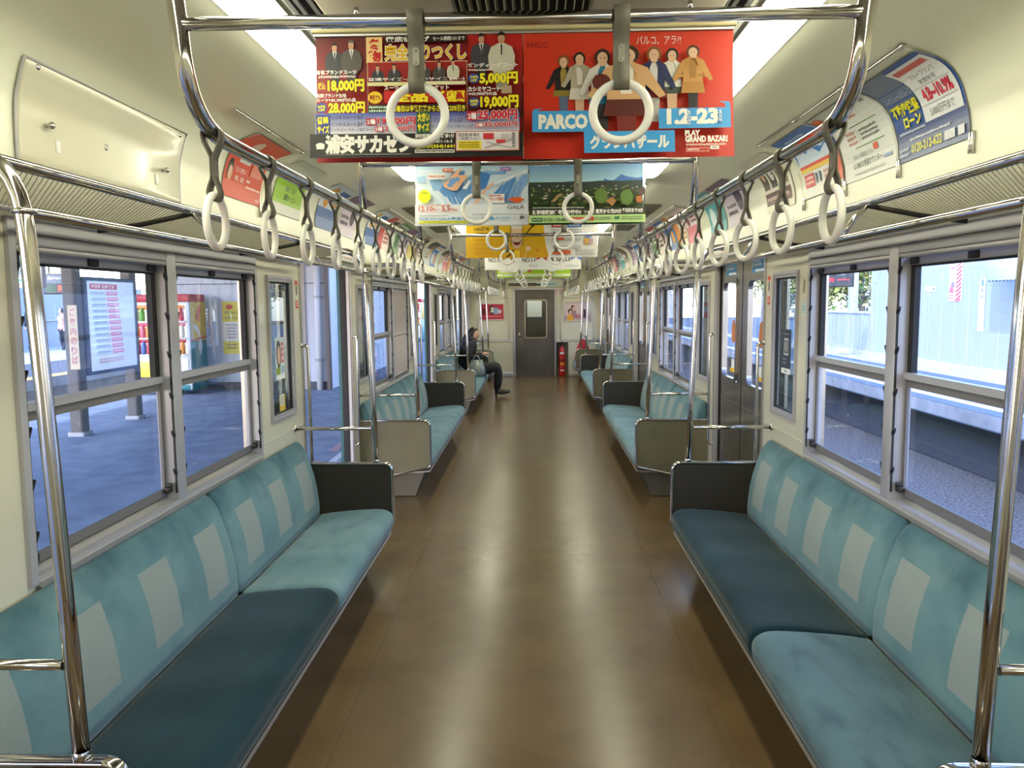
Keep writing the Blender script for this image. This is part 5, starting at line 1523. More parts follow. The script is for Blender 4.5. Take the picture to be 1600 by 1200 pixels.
r, A = notice(1, 4.155, 1.545, 0.07, 0.055, 'small pale blue notice below the picture notice on the right wall', 'b8cccc')
A.scrib(10, 25, 90, 75, '8aa8b0', 2); A.build('printed_sheet', r)
r, A = notice(1, 4.455, 1.305, 0.16, 0.245, 'dark navy portrait advert stuck on the right pocket window', '2a3040', XW+0.0098)
A.rect(0, 88, 100, 100, 'e4e2dc'); A.scrib(30, 92, 62, 97, '3a4a6a'); A.rect(26, 20, 76, 58, 'c8ccd0'); A.rect(31, 24, 71, 54, '3a4048'); A.ell(50, 38, 12, 14, 'a8a4a4'); A.scrib(15, 8, 85, 14, '8890a4'); A.scrib(15, 64, 55, 80, '7a8296', 2); A.build('printed_sheet', r)
r, A = notice(-1, 4.455, 1.285, 0.155, 0.235, 'small poster of a woman with long dark hair on the left pocket window', 'd8e4ec', XW+0.0098)
A.ell(36, 40, 25, 34, '2a1e1c'); A.ell(37, 42, 16, 23, 'e4bca0'); A.rect(62, 12, 92, 62, 'c86a68'); A.scrib(66, 16, 88, 58, 'f0dcd8', 3); A.rect(4, 70, 48, 88, '8a9c3c'); A.rect(55, 68, 96, 84, '9ab4c4'); A.rect(0, 90, 100, 100, 'eeeeea'); A.build('printed_sheet', r)
r, A = notice(-1, 4.47, 1.03, 0.10, 0.10, 'white and yellow sticker low on the left pocket window', 'd8b83c', XW+0.0098)
A.rect(10, 0, 80, 62, 'd4d6d0'); A.scrib(15, 8, 72, 55, '9a9c98', 3); A.build('printed_sheet', r)
# route map strips over the doors
for side, s in SIDES:
    for n in range(2):
        r, A = notice(s, 5.51+n*PT, 1.918, 0.90, 0.050, f'long white route map strip over the {NB[n]} {side} door', 'e6e4dc', XW-0.0829)
        A.rect(4, 44, 96, 56, ['c83c50', 'e08a30'][n]); 
        for i in range(22): A.ell(6+4.2*i, 50, 0.55, 10, 'f4f2ec', 8)
        A.scrib(5, 65, 95, 88, '7a7a78'); A.build('printed_sheet', r)
# end wall boards
def endf(W, H):
    def f(u, v, d): return Vector((u-W/2, -d-0.0006, v-H/2))
    return f
def end_board(x0, x1, z0, z1, label, paper):
    r = thing('framed_poster', label, 'poster', ((x0+x1)/2, YE, (z0+z1)/2))
    W, H = x1-x0, z1-z0
    mb = MB()
    for a, b, c, d in ((-W/2-0.022, -W/2, -H/2-0.022, H/2+0.022), (W/2, W/2+0.022, -H/2-0.022, H/2+0.022), (-W/2, W/2, H/2, H/2+0.022), (-W/2, W/2, -H/2-0.022, -H/2)):
        mb.bbox(a, b, -0.014, -0.0008, c, d, 0.003)
    mb.build('frame', ALUL, r)
    return r, Art(W, H, endf(W, H), (0, 0, 100, 70), paper, 1, 1, 0.0005, 0.0003)
r, A = end_board(-1.125, -0.660, 1.235, 1.555, 'red framed poster with dark and blue figures on the end wall, left of the door', 'b8283c')
A.rect(4, 20, 14, 48, '3a1a24'); A.ell(48, 26, 14, 20, '2a2a30'); A.ell(50, 22, 8, 9, 'd8c8c0'); A.ell(66, 32, 14, 16, '8aa0c4'); A.ell(82, 34, 10, 10, 'd0b8c8'); A.rect(40, 30, 56, 38, 'c8d4b0'); A.scrib(12, 54, 90, 60, 'e0a0a8'); A.build('printed_sheet', r)
r, A = end_board(0.650, 1.180, 1.195, 1.575, 'framed poster of two people, one in yellow, on the end wall right of the door', 'd4bcbc')
A.rect(0, 50, 100, 70, 'b89a9c'); A.ell(32, 20, 8, 10, '2a1c18'); A.ell(34, 22, 5, 7, 'dcb498'); A.poly([(22, 60), (26, 32), (44, 30), (50, 60)], 'a07880'); A.ell(20, 34, 8, 10, '241814'); A.ell(22, 37, 5, 7, 'dcb498'); A.poly([(8, 70), (12, 48), (30, 46), (36, 70)], 'd89c30'); A.rect(74, 26, 84, 60, '3a3444'); A.rect(86, 30, 94, 62, '5a4a58'); A.scrib(46, 44, 72, 62, 'b03040', 2); A.build('printed_sheet', r)
r = thing('end_header_advert', 'long dark and pale blue advert strip above the gangway door', 'advert', (-0.02, YE-0.02, 1.975))
A = Art(1.06, 0.085, endf(1.06, 0.085), (0, 0, 100, 10), 'c8d0cc', 1, 1, 0.0005, 0.0003)
A.rect(0, 2, 56, 10, '4a3c30', '6a5440'); A.rect(56, 4, 66, 9, '2a3038'); A.rect(66, 0, 100, 10, 'a8c4c8'); A.scrib(62, 4, 96, 7, '38444c'); A.build('printed_sheet', r)
r = thing('end_header_notice', 'small pink and white notice above and right of the gangway door', 'notice', (0.56, YE-0.0005, 1.79))
A = Art(0.20, 0.12, endf(0.20, 0.12), (0, 0, 100, 60), 'e4dcd0', 1, 1, 0.0005, 0.0003)
A.rect(0, 0, 100, 14, 'd890a0'); A.rect(0, 0, 14, 60, 'd890a0'); A.scrib(24, 22, 90, 52, 'a89890', 3); A.build('printed_sheet', r)
# header bulkhead over the gangway door and framed panels on the end wall
mb = MB(); mb.bbox(-1.30, 1.30, YE-0.02, YE-0.0005, 1.90, 2.30, 0.006)
mb.bbox(-0.62, 0.58, YE-0.028, YE-0.02, 1.925, 2.03, 0.003) if False else None
tag(mb.build('trim_52', CREAM), kind='structure')
mb = MB()
for x0, x1 in ((-1.235, -0.53), (0.54, 1.27)):
    for a, b, c, d in ((x0, x0+0.02, 0.78, 1.70), (x1-0.02, x1, 0.78, 1.70), (x0+0.02, x1-0.02, 1.68, 1.70), (x0+0.02, x1-0.02, 0.78, 0.80)):
        mb.bbox(a, b, YE-0.008, YE-0.0005, c, d, 0.002)
tag(mb.build('trim_53', ALUL), kind='structure')
# ================================================================ PEOPLE
SKINM = mat('skin', hx('d8a98c'), 0.55)
HAIRM = mat('dark_hair', hx('1a1412'), 0.45)
COATM = mat('black_coat', hx('17161a'), 0.85)
TROUM = mat('black_trousers', hx('131317'), 0.8)
BOOTM = mat('black_leather', hx('0e0e10'), 0.35)
BAGM = mat('silver_grey_bag', hx('8d938f'), 0.32, 0.25)
LIPM = mat('lips', hx('b05a52'), 0.5)
def skinned(name, V, E, R, mats, parent=None, sub=2, extra=None):
    """V verts, E edges, R radii (r or (rx,ry)); root is vertex 0; grown to one continuous surface"""
    me = bpy.data.meshes.new(name+'_cage')
    me.from_pydata([tuple(v) for v in V], E, [])
    o = bpy.data.objects.new(name+'_cage', me); COL.objects.link(o)
    sk = o.modifiers.new('skin', 'SKIN'); sk.use_smooth_shade = True
    for i, r in enumerate(R):
        d = me.skin_vertices[0].data[i]
        d.radius = r if hasattr(r, '__len__') else (r, r)
        d.use_root = (i == 0)
    sb = o.modifiers.new('sub', 'SUBSURF'); sb.levels = sub; sb.render_levels = sub
    dg = bpy.context.evaluated_depsgraph_get()
    m2 = bpy.data.meshes.new_from_object(o.evaluated_get(dg))
    bpy.data.objects.remove(o); bpy.data.meshes.remove(me)
    m2.name = name
    m2.materials.clear()
    for m in (mats if isinstance(mats, list) else [mats]): m2.materials.append(m)
    for p in m2.polygons: p.use_smooth = True; p.material_index = 0
    if extra:
        bm = bmesh.new(); bm.from_mesh(m2)
        t = extra.mesh(name+'_x', mats); bm.from_mesh(t); bm.to_mesh(m2); bm.free(); bpy.data.meshes.remove(t)
    ob = bpy.data.objects.new(name, m2); COL.objects.link(ob)
    if parent is not None: ob.parent = parent
    return ob

def blob(name, S, segs, m, parent, voxel=0.01):
    """one smooth surface around a chain of balls"""
    mb = MB()
    for i, j in segs:
        (a, ra), (b, rb) = S[i], S[j]
        n = max(2, int((b-a).length/(0.35*min(ra, rb)))+1)
        for k in range(n+1):
            t = k/n; r = ra+(rb-ra)*t; mb.sphere(a.lerp(b, t), r, r, r, 0, 14, 9)
    o = mb.build(name+'_cage', m)
    rm = o.modifiers.new('r', 'REMESH'); rm.mode = 'VOXEL'; rm.voxel_size = voxel
    sm = o.modifiers.new('s', 'SMOOTH'); sm.factor = 0.6; sm.iterations = 8
    me = bpy.data.meshes.new_from_object(o.evaluated_get(bpy.context.evaluated_depsgraph_get()))
    old = o.data; bpy.data.objects.remove(o); bpy.data.meshes.remove(old)
    me.name = name
    for p in me.polygons: p.use_smooth = True
    if not me.materials: me.materials.append(m)
    ob = bpy.data.objects.new(name, me); COL.objects.link(ob)
    if parent is not None: ob.parent = parent
    return ob
def head_rows(c, M, sx=0.073, sy=0.085, sz=0.108, n=20, m=16):
    """M: 3x3 with local x = right, y = face direction, z = up"""
    rows = []
    for i in range(m+1):
        t = PI*i/m; row = []
        for k in range(n):
            a = 2*PI*k/n
            x, y, z = math.sin(t)*math.cos(a), math.sin(t)*math.sin(a), math.cos(t)
            w = 1.0-0.28*max(0, -z)**1.5           # narrower jaw
            p = Vector((x*sx*w, y*sy*(1.0-0.10*max(0, -z)), z*sz))
            if y > 0.72 and abs(x) < 0.34 and -0.42 < z < 0.18:     # nose
                p.y += 0.016*(1-abs(x)/0.34)*(1-abs(z+0.18)/0.40)
            if y > 0.6 and 0.08 < z < 0.34 and 0.2 < abs(x) < 0.6: p.y -= 0.006
            if y > 0.6 and z < -0.75: p.y += 0.010
            row.append(c+M @ p)
        rows.append(row)
    return rows

def seated_woman(loc):
    L = lambda x, y, z: Vector((x, y, z))
    # body local: x forward (into the aisle), y along the car, z up from the floor
    V = [L(-.02, 0, .47), L(-.05, 0, .60), L(-.045, 0, .74), L(-.02, 0, .87), L(.02, 0, .955), L(.045, 0, 1.0)]
    E = [(0, 1), (1, 2), (2, 3), (3, 4), (4, 5)]
    R = [(.125, .135), (.115, .125), (.12, .13), (.10, .11), .048, .046]
    def chain(start, pts, rad, V=V, E=E, R=R):
        i0 = start
        for p, r in zip(pts, rad):
            V.append(p); R.append(r); E.append((i0, len(V)-1)); i0 = len(V)-1
        return i0
    hand = {-1: L(.215, -.045, .725), 1: L(.215, .055, .715)}
    for sg in (-1, 1):
        kz = .50 if sg < 0 else .53
        chain(0, [L(.07, sg*.085, .465), L(.27, sg*.095, .475), L(.47, sg*.085, kz), L(.487, sg*.08, .40), L(.475, sg*.075, .24), L(.462, sg*.07, .12)], [.095, .082, .062, .058, .052, .036])
        chain(3, [L(-.02, sg*.155, .86), L(.0, sg*.225, .73), L(.03, sg*.225, .655), L(.145, sg*.13, .69), hand[sg]], [.062, .050, .042, .034, .026])
    ex = MB()
    yaw, pit = math.radians(-42), math.radians(-38)
    fd = Vector((math.cos(yaw)*math.cos(pit), math.sin(yaw)*math.cos(pit), math.sin(pit)))
    rx = fd.cross(Vector((0, 0, 1))).normalized(); uz = rx.cross(fd)
    M = Matrix((rx, fd, uz)).transposed()
    hc = L(.085, -.015, 1.050)
    ex.grid(head_rows(hc, M), 0, True, True)
    for q in (-1, 1):      # ears, lowered lids, lips
        e = hc+M @ Vector((q*.074, -.005, -.005)); ex.sphere(e, .012, .018, .026, 0, 8, 6)
        e = hc+M @ Vector((q*.030, .074, .012)); ex.sphere(e, .013, .013, .0065, 1, 8, 6)
    e = hc+M @ Vector((0, .083, -.052)); ex.sphere(e, .020, .012, .008, 2, 8, 6)
    # hands: palm, four fingers of different length, thumb on each wrist
    for sg in (-1, 1):
        p0 = hand[sg]; dirv = (L(.31, sg*.015, .735)-p0).normalized(); side = dirv.cross(Vector((0, 0, 1))).normalized(); upv = side.cross(dirv)
        ex.tube([p0, p0+dirv*.035, p0+dirv*.065, p0+dirv*.082], [.022, .030, .031, .024], 10, 0)
        for k in range(4):
            b = p0+dirv*(.072)+side*(-.021+.014*k); ln = [.052, .060, .056, .044][k]
            ex.tube([b, b+dirv*ln*.45+upv*.004, b+dirv*ln*.72-upv*.012, b+dirv*ln*.80-upv*.030], [.0090, .0085, .0078, .0060], 8, 0)
        b = p0+dirv*.030+side*(.026*sg)
        ex.tube([b, b+side*.018*sg+dirv*.022, b+side*.016*sg+dirv*.046-upv*.008], [.0105, .0095, .0070], 8, 0)
    o = skinned('person', V, E, R, [SKINM, HAIRM, LIPM], None, 2, ex)
    o.location = loc
    tag(o, 'woman in a black coat sitting on the third left bench, head bent over her lap', 'person')
    # winter coat on the same skeleton
    Vc = [L(-.03, 0, .46), L(-.05, 0, .60), L(-.05, 0, .75), L(-.03, 0, .87), L(.0, 0, .945)]
    Ec = [(0, 1), (1, 2), (2, 3), (3, 4)]; Rc = [(.165, .175), (.155, .165), (.16, .18), (.15, .165), .115]
    for sg in (-1, 1):
        chain(3, [L(-.025, sg*.175, .845), L(-.005, sg*.245, .73), L(.03, sg*.238, .645), L(.135, sg*.14, .68), hand[sg]+L(-.012, sg*.008, -.004)], [.105, .094, .086, .066, .050], Vc, Ec, Rc)
        chain(0, [L(.08, sg*.095, .465), L(.25, sg*.10, .478), L(.33, sg*.10, .485)], [.135, .115, .10], Vc, Ec, Rc)
    skinned('coat', Vc, Ec, Rc, COATM, o, 2)
    Vt = [L(0, 0, .455)]; Et = []; Rt = [.12]
    for sg in (-1, 1):
        kz = .50 if sg < 0 else .53
        chain(0, [L(.12, sg*.09, .465), L(.30, sg*.095, .475), L(.47, sg*.085, kz), L(.490, sg*.08, .41), L(.478, sg*.075, .25), L(.465, sg*.07, .125)], [.105, .094, .078, .074, .074, .066], Vt, Et, Rt)
    skinned('trousers', Vt, Et, Rt, TROUM, o, 2)
    for sg in (-1, 1):
        y = sg*.07
        Vb = [L(.466, y, .22), L(.462, y, .13), L(.476, y, .085), L(.548, y, .080), L(.622, y, .080), L(.69, y, .092)]
        ex = MB(); ex.tube([L(.452, y, .085), L(.445, y, .04), L(.447, y, .0)], [.028, .014, .009], 8)
        skinned('boot', Vb, [(0, 1), (1, 2), (2, 3), (3, 4), (4, 5)], [.058, .050, .046, .042, .031, .014], BOOTM, o, 2, ex)
    # long dark hair over the back and both shoulders
    h = lambda a, b, c: hc+M @ Vector((a, b, c))
    S = [(h(0, -.036, .026), .094), (h(0, -.055, -.03), .096), (h(0, -.022, .074), .050), (L(-.01, 0, .955), .118), (L(-.04, 0, .875), .115)]
    segs = [(0, 1), (1, 3), (3, 4), (0, 2)]
    for sg in (-1, 1):
        b = len(S)
        S += [(h(sg*.066, -.012, -.01), .050), (h(sg*.074, .0, -.075), .046), (L(.060, sg*.105-.01, .93), .056), (L(.07, sg*.125, .84), .050), (L(.075, sg*.13, .76), .028)]
        segs += [(0, b), (b, b+1), (b+1, b+2), (b+2, b+3), (b+3, b+4), (b+2, 3)]
    blob('hair', S, segs, HAIRM, o, 0.011)
    return o
wloc = Vector((-1.095, 13.52, 0.0))
seated_woman(wloc)
# handbag on the seat beside her
r = thing('handbag', 'silver grey handbag standing on the seat beside the woman in black', 'bag', (-0.955, 13.215, 0.379))
rows = []
for z, hx_, hy in ((0.0, .115, .060), (0.006, .128, .072), (.05, .140, .082), (.13, .135, .078), (.20, .118, .058), (.255, .098, .030), (.262, .090, .020)):
    row = []
    for k in range(28):
        a = 2*PI*k/28; cx, cy = math.cos(a), math.sin(a)
        e = 0.55
        row.append((hx_*math.copysign(abs(cx)**e, cx)+.006*math.sin(5*a+z*20)*(z > .02), hy*math.copysign(abs(cy)**e, cy)+.004*math.cos(7*a+z*30)*(z > .02), z+(0.012*math.sin(3*a) if z > .2 else 0)))
    rows.append(row)
mb = MB(); mb.grid(rows, 0, True, True); mb.grid([rows[0], [(0, 0, 0)]*28], 0, True, True); mb.grid([rows[-1], [(0, 0, .252)]*28], 0, True, True); bod = mb.build('bag_body', BAGM, r)
for sg in (-1, 1):
    mb = MB(); mb.tube([Vector((.055*math.cos(PI*i/12), sg*.035-sg*.012*math.sin(PI*i/12), .235+.105*math.sin(PI*i/12))) for i in range(13)], .006, 8); mb.build('handle', BAGM, r)
mb = MB(); mb.torus((0.0, -.0835, .115), (1, 0, 0), (0, 0, 1), .075, .003, 28, 6); mb.bbox(-.03, .03, -.070, -.058, .20, .212, .003); mb.build('trim_ring', CHROME, bod)

# red bag on the short bench by the end wall
REDB = mat('red_cloth', hx('a81c2c'), 0.7)
r = thing('cloth_bag', 'red cloth bag standing on the short right bench by the end wall', 'bag', (1.00, 16.62, 0.378))
rows = []
for z, a, b in ((0.0, .15, .09), (.02, .165, .10), (.16, .15, .09), (.30, .11, .06), (.40, .06, .035), (.44, .03, .02)):
    rows.append([(a*math.copysign(abs(math.cos(t))**.6, math.cos(t))+.01*math.sin(5*t), b*math.copysign(abs(math.sin(t))**.6, math.sin(t)), z) for t in [2*PI*k/24 for k in range(24)]])
mb = MB(); mb.grid(rows, 0, True, True); mb.grid([rows[0], [(0, 0, 0)]*24], 0, True, True); mb.grid([rows[-1], [(0, 0, .445)]*24], 0, True, True); mb.build('bag_body', REDB, r)
mb = MB(); mb.tube([(.03, 0, .43), (.05, 0, .50), (0, 0, .53), (-.05, 0, .50), (-.03, 0, .43)], .008, 8); mb.build('handle', REDB, r)
# ---------------------------------------------------------------- fire extinguisher in the end wall niche
REDM = mat('extinguisher_red', hx('c01c1e'), 0.3, 0, 0.5, coat=0.4)
r = thing('fire_extinguisher', 'red fire extinguisher standing in the grey niche right of the gangway door', 'fire extinguisher', (0.592, YE+0.066, 0.0))
mb = MB(); mb.lathe([(0, 0.0005), (.058, .0005), (.063, .02), (.063, .40), (.055, .455), (.030, .490), (.022, .505), (.022, .53), (0, .53)], (0, 0, 0), 24, 0); cyl = mb.build('cylinder', REDM, r)
mb = MB(); mb.lathe([(.018, .53), (.018, .565), (.010, .575), (0, .575)], (0, 0, 0), 14); mb.bbox(-.012, .012, -.07, .035, .563, .573, .003); mb.bbox(-.012, .012, -.085, .03, .60, .610, .003); mb.bbox(-.010, .010, .02, .035, .57, .605, .003); mb.build('valve_lever', DKMETAL, r)
mb = MB(); mb.tube(bez((-.02, 0, .55), (-.11, -.01, .60), (-.082, -.005, .42), 10)+bez((-.080, -.005, .38), (-.078, -.005, .32), (-.074, -.01, .26), 6), .008, 8); mb.tube([(-.074, -.01, .27), (-.073, -.012, .18)], [.009, .014], 10); mb.build('hose', RUBBER, r)
for z0, z1, c in ((.385, .420, STK_WHITE), (.20, .235, STK_YEL), (.09, .115, STK_WHITE)):
    mb = MB(); mb.grid([[(.0637*math.cos(math.radians(a)), .0637*math.sin(math.radians(a)), z) for a in range(-130, -45, 8)] for z in (z0, z1)], 0, True); mb.build('label_band', c, cyl)
mb = MB(); mb.lathe([(.0645, .27), (.0665, .272), (.0665, .292), (.0645, .294)], (0, 0, 0), 24); mb.build('holding_strap', DKMETAL, cyl); r.scale = (1.10, 0.95, 1.24)

# ================================================================ OUTSIDE, LEFT: our platform
ASPH = mat('platform_asphalt', hx('7d8794'), 0.8)
noise_mix(ASPH, hx('6e7886'), hx('8a94a2'), 3.0, 0.3, 0.7)
CONC = mat('pale_concrete', hx('b4b2ac'), 0.85); noise_mix(CONC, hx('a09e98'), hx('c2c0ba'), 2.0, 0.3, 0.7)
ASPHD = mat('dark_asphalt', hx('586678'), 0.85); EDGEC = mat('weathered_edge', hx('8e9298'), 0.85); noise_mix(EDGEC, hx('7c8086'), hx('9a9ea4'), 3.0, 0.3, 0.7)
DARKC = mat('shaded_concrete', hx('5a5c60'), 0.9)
GRAV = mat('track_gravel', hx('6b6a6c'), 0.95); noise_mix(GRAV, hx('38383e'), hx('707074'), 24, 0.35, 0.65); add_bump(GRAV, 26, 0.9, 0.05)
WHT = mat('white_panel_wall', hx('9a9fa9'), 0.6)
LINEW = mat('white_line_paint', hx('dcdcd8'), 0.6)
LINEY = mat('yellow_line_paint', hx('d8a23a'), 0.6)
TACT = mat('faded_pink_tactile', hx('b08c8e'), 0.7)
PILL = mat('brown_grey_pillar', hx('6a625c'), 0.55)
STEELB = mat('roof_steel', hx('8c8a84'), 0.6); ROOFU = mat('roof_underside', hx('b0a698'), 0.8)
RAILM = mat('rail_steel', hx('7c6a5c'), 0.4, 0.7); SLEEP = mat('sleeper_concrete', hx('7c7872'), 0.9)
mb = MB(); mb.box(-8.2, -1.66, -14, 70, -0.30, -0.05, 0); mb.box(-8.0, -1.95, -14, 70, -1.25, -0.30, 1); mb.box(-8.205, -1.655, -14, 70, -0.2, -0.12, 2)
tag(mb.build('station_platform', [ASPH, DARKC, CONC]), kind='structure')
mb = MB(); mb.box(-2.14, -2.06, -14, 70, -0.05, -0.046, 0); mb.box(-2.05, -1.67, -14, 70, -0.05, -0.047, 3); [mb.box(-2.30, -2.20, -14+i*1.2, -13.4+i*1.2, -0.05, -0.046, 1) for i in range(70)]; mb.box(-8.1, -7.95, -14, 70, -0.05, -0.046, 2)
tag(mb.build('platform_edge_marking', [LINEW, TACT, LINEY, CONC]), kind='structure')
mb = MB(); mb.box(-60, 60, -20, 140, -1.45, -1.25); tag(mb.build('track_bed', GRAV), kind='structure')
mb = MB(); mb.box(-24, -11.3, -14, 70, -0.30, -0.05, 0); mb.box(-24, -11.45, -14, 70, -1.25, -0.30, 0); mb.box(-11.75, -11.30, -14, 70, -0.05, -0.045, 1)
mb.box(-14.5, -11.76, -14, 70, -0.05, -0.046, 2)
tag(mb.build('opposite_platform', [CONC, LINEY, GRAV]), kind='structure')
def track(xc, name):
    mb = MB()
    for sx in (-0.5335, 0.5335):
        mb.prism([(xc+sx-0.06, -1.13), (xc+sx+0.06, -1.13), (xc+sx+0.012, -1.11), (xc+sx+0.032, -1.02), (xc+sx+0.032, -0.99), (xc+sx-0.032, -0.99), (xc+sx-0.032, -1.02), (xc+sx-0.012, -1.11)], -14, 80)
    for i in range(110): mb.box(xc-1.0, xc+1.0, -12+i*0.62, -12+i*0.62+0.22, -1.25, -1.13, 1)
    tag(mb.build(name, [RAILM, SLEEP]), kind='structure')
track(3.95, 'track_beside_the_train'); track(-9.8, 'track_behind_the_platform')
mb = MB(); mb.box(-8.9, -1.95, -14, 46, 3.05, 3.18, 0)
for i in range(15):
    mb.box(-8.8, -2.0, -12+i*4, -12+i*4+0.14, 2.80, 3.05, 1)
for x in (-8.7, -7.2, -5.75, -4.0, -2.2): mb.box(x-0.05, x+0.05, -14, 46, 2.93, 3.049, 1)
tag(mb.build('platform_roof', [ROOFU, STEELB]), kind='structure')
mb = MB(); mb.box(-20.0, -19.8, -10, 40, -0.05, 2.4, 0); mb.box(-19.8, -19.7, -10, 40, 1.0, 1.05, 1)
for i in range(34): mb.box(-19.80, -19.785, -9+i*1.45, -8.97+i*1.45, -0.05, 2.4, 1)
tag(mb.build('white_fence', [WHT, CONC]), kind='structure')
# pillars
def pillar(x, y, w_, label, m=PILL, top=2.80, r_=0.0):
    r = thing('platform_pillar', label, 'pillar', (x, y, -0.05))
    mb = MB(); mb.prism(rpoly(-w_, w_, -w_, w_, w_*0.45), 0.0, top+0.05, 'z', 0); mb.build('shaft', m, r)
    mb = MB(); mb.prism(rpoly(-w_*1.25, w_*1.25, -w_*1.25, w_*1.25, w_*0.3), 0.0005, 0.05, 'z'); mb.build('foot', CONC, r)
    return r
p1 = pillar(-5.78, 9.93, 0.088, 'brown grey platform pillar left of the timetable board')
pillar(-5.82, 11.42, 0.085, 'brown grey platform pillar right of the timetable board')
r = thing('pillar_sign', 'tall narrow cream sign with pink lettering on the pillar left of the timetable board', 'sign', (-5.735, 9.838, 1.20))
f = lambda u, v, d: Vector((u-0.06, -d-0.004, v-0.40))
A = Art(0.12, 0.80, f, (0, 0, 12, 80), 'd8c4a0', 1, 1, 0.0008, 0.003)
for i, ch_ in enumerate('ご案内のりば'): A.text(ch_, 2.5, 4+i*12, 9.5, 13+i*12, 'c07888', 0.02)
A.build('printed_sheet', r)
# timetable board
r = thing('timetable_board', 'large white timetable board between two pillars on the platform', 'timetable', (-5.70, 10.67, 0.70))
mb = MB(); mb.bbox(-0.05, 0.03, -0.64, 0.64, 0.0, 1.26, 0.02); mb.build('frame', mat('blue_grey_frame', hx('6a7688'), 0.5), r)
f = lambda u, v, d: Vector((0.031+d, u-0.585, v+0.05))
A = Art(1.17, 1.16, f, (0, 0, 100, 100), 'dfe8f2', 1, 1, 0.0012, 0.0008)
A.rect(5, 3, 62, 9, 'c04868'); A.text('時刻表 普通 快速', 8, 4, 56, 8, 'f0e4e8', 0.02)
for i in range(11):
    y = 11+i*6.6
    A.rect(4, y+0.5, 36, y+5.2, 'cfe0f2'); A.rect(38, y+0.5, 62, y+4.6, 'd48ab0'); A.scrib(6, y+1, 34, y+4, 'a8b8cc'); A.scrib(40, y+1, 60, y+4, 'f0d8e4')
A.scrib(8, 86, 60, 92, 'c09ab0', 2); A.build('printed_sheet', r, PAPER_GLOW)
# vending machines
VRED = mat('vending_red', hx('c8283c'), 0.4); VYEL = mat('vending_yellow', hx('e0b428'), 0.4); VWHT = mat('vending_white', hx('e4e2dc'), 0.4)
VGLOW = bpy.data.materials.new('lit_display'); VGLOW.use_nodes = True
_b = VGLOW.node_tree.nodes['Principled BSDF']; _b.inputs['Base Color'].default_value = (.9, .9, .9, 1); _b.inputs['Emission Color'].default_value = (1, .96, .9, 1); _b.inputs['Emission Strength'].default_value = 0.9
DRK = [mat('drink_'+n, hx(c), 0.4) for n, c in (('red', 'd03040'), ('green', '6aa83a'), ('orange', 'e8902c'), ('blue', '4a70b8'), ('cream', 'eadcc0'), ('pink', 'e06a80'))]
def vending(x0, x1, y0, y1, label):
    r = thing('vending_machine', label, 'vending machine', ((x0+x1)/2, (y0+y1)/2, -0.05))
    hx2, hy = (x1-x0)/2, (y1-y0)/2
    mb = MB(); mb.bbox(-hx2, hx2, -hy+0.08, hy, 0.08, 0.98, 0.02, 0); mb.bbox(-hx2, hx2, -hy+0.08, hy, 0.981, 1.70, 0.02, 1); mb.bbox(-hx2, hx2, -hy+0.02, hy, 1.701, 1.84, 0.02, 2)
    # swoosh on the aisle side
    mb.prism([(-0.10, 1.42), (0.02, 1.62), (0.14, 1.66), (0.16, 1.55), (0.02, 1.30)], hx2-0.0, hx2+0.003, 'x', 2)
    mb.prism([(-0.16, 1.30), (0.02, 1.22), (0.12, 1.02), (0.16, 0.86), (0.06, 0.70), (-0.02, 0.86), (0.03, 1.02), (-0.04, 1.14), (-0.18, 1.22)], hx2-0.0, hx2+0.003, 'x', 3)
    mb.prism([(hy*-0.9, 0.985), (hy*0.98, 1.03), (hy*0.98, 1.06), (hy*-0.9, 1.01)], hx2-0.0, hx2+0.004, 'x', 2)
    mb.build('cabinet', [TEALP, VYEL, VRED, VWHT], r)
    mb = MB(); mb.bbox(-hx2+0.01, hx2-0.01, -hy+0.02, -hy+0.079, 0.10, 1.70, 0.01, 0); mb.bbox(-hx2+0.06, hx2-0.20, -hy+0.012, -hy+0.02, 0.20, 0.62, 0.004, 1); mb.bbox(-hx2+0.05, hx2-0.04, -hy+0.008, -hy+0.02, 0.10, 0.19, 0.003, 2)
    mb.build('front_door', [VWHT, VYEL, TEALP], r)
    mb = MB(); mb.box(-hx2+0.06, hx2-0.06, -hy+0.013, -hy+0.0195, 0.72, 1.66); mb.build('lit_display', VGLOW, r)
    mb = MB(); mb.bbox(hx2-0.17, hx2-0.05, -hy+0.005, -hy+0.02, 0.40, 0.66, 0.004, 0); mb.bbox(-hx2+0.1, hx2-0.25, -hy+0.004, -hy+0.012, 0.22, 0.34, 0.004, 1); mb.build('coin_panel', [VWHT, DKMETAL], r)
    for row, z in enumerate((0.76, 1.06, 1.36)):
        mb = MB(); mb.bbox(-hx2+0.06, hx2-0.06, -hy-0.03, -hy+0.0125, z-0.035, z, 0.003); shf = mb.build('shelf', VWHT, r)
        nn = 9
        mb = MB(); mb.bbox(-hx2+0.07, hx2-0.07, -hy+0.0085, -hy+0.0125, z+0.20, z+0.285, 0.001); mb.build('price_card', DRK[(0, 5, 2)[row]], shf)
        for k in range(nn):
            xx = -hx2+0.13+k*(2*hx2-0.26)/(nn-1)
            mb = MB(); mb.lathe([(0, 0.0005), (.043, .0005), (.045, .015), (.045, .15), (.034, .19), (.018, .215), (.018, .235), (0, .235)], (xx, -hy+0.0-0.012, z), 10); 
            mb.build('drink_sample', DRK[(k*3+row*2+k//3) % 6], shf)
    return r
vending(-7.32, -6.24, 14.35, 15.10, 'red, yellow and teal drinks vending machine standing by the white platform building')
vending(-5.85, -4.82, 34.0, 36.0, 'distant teal and yellow vending machine seen through the second left door')
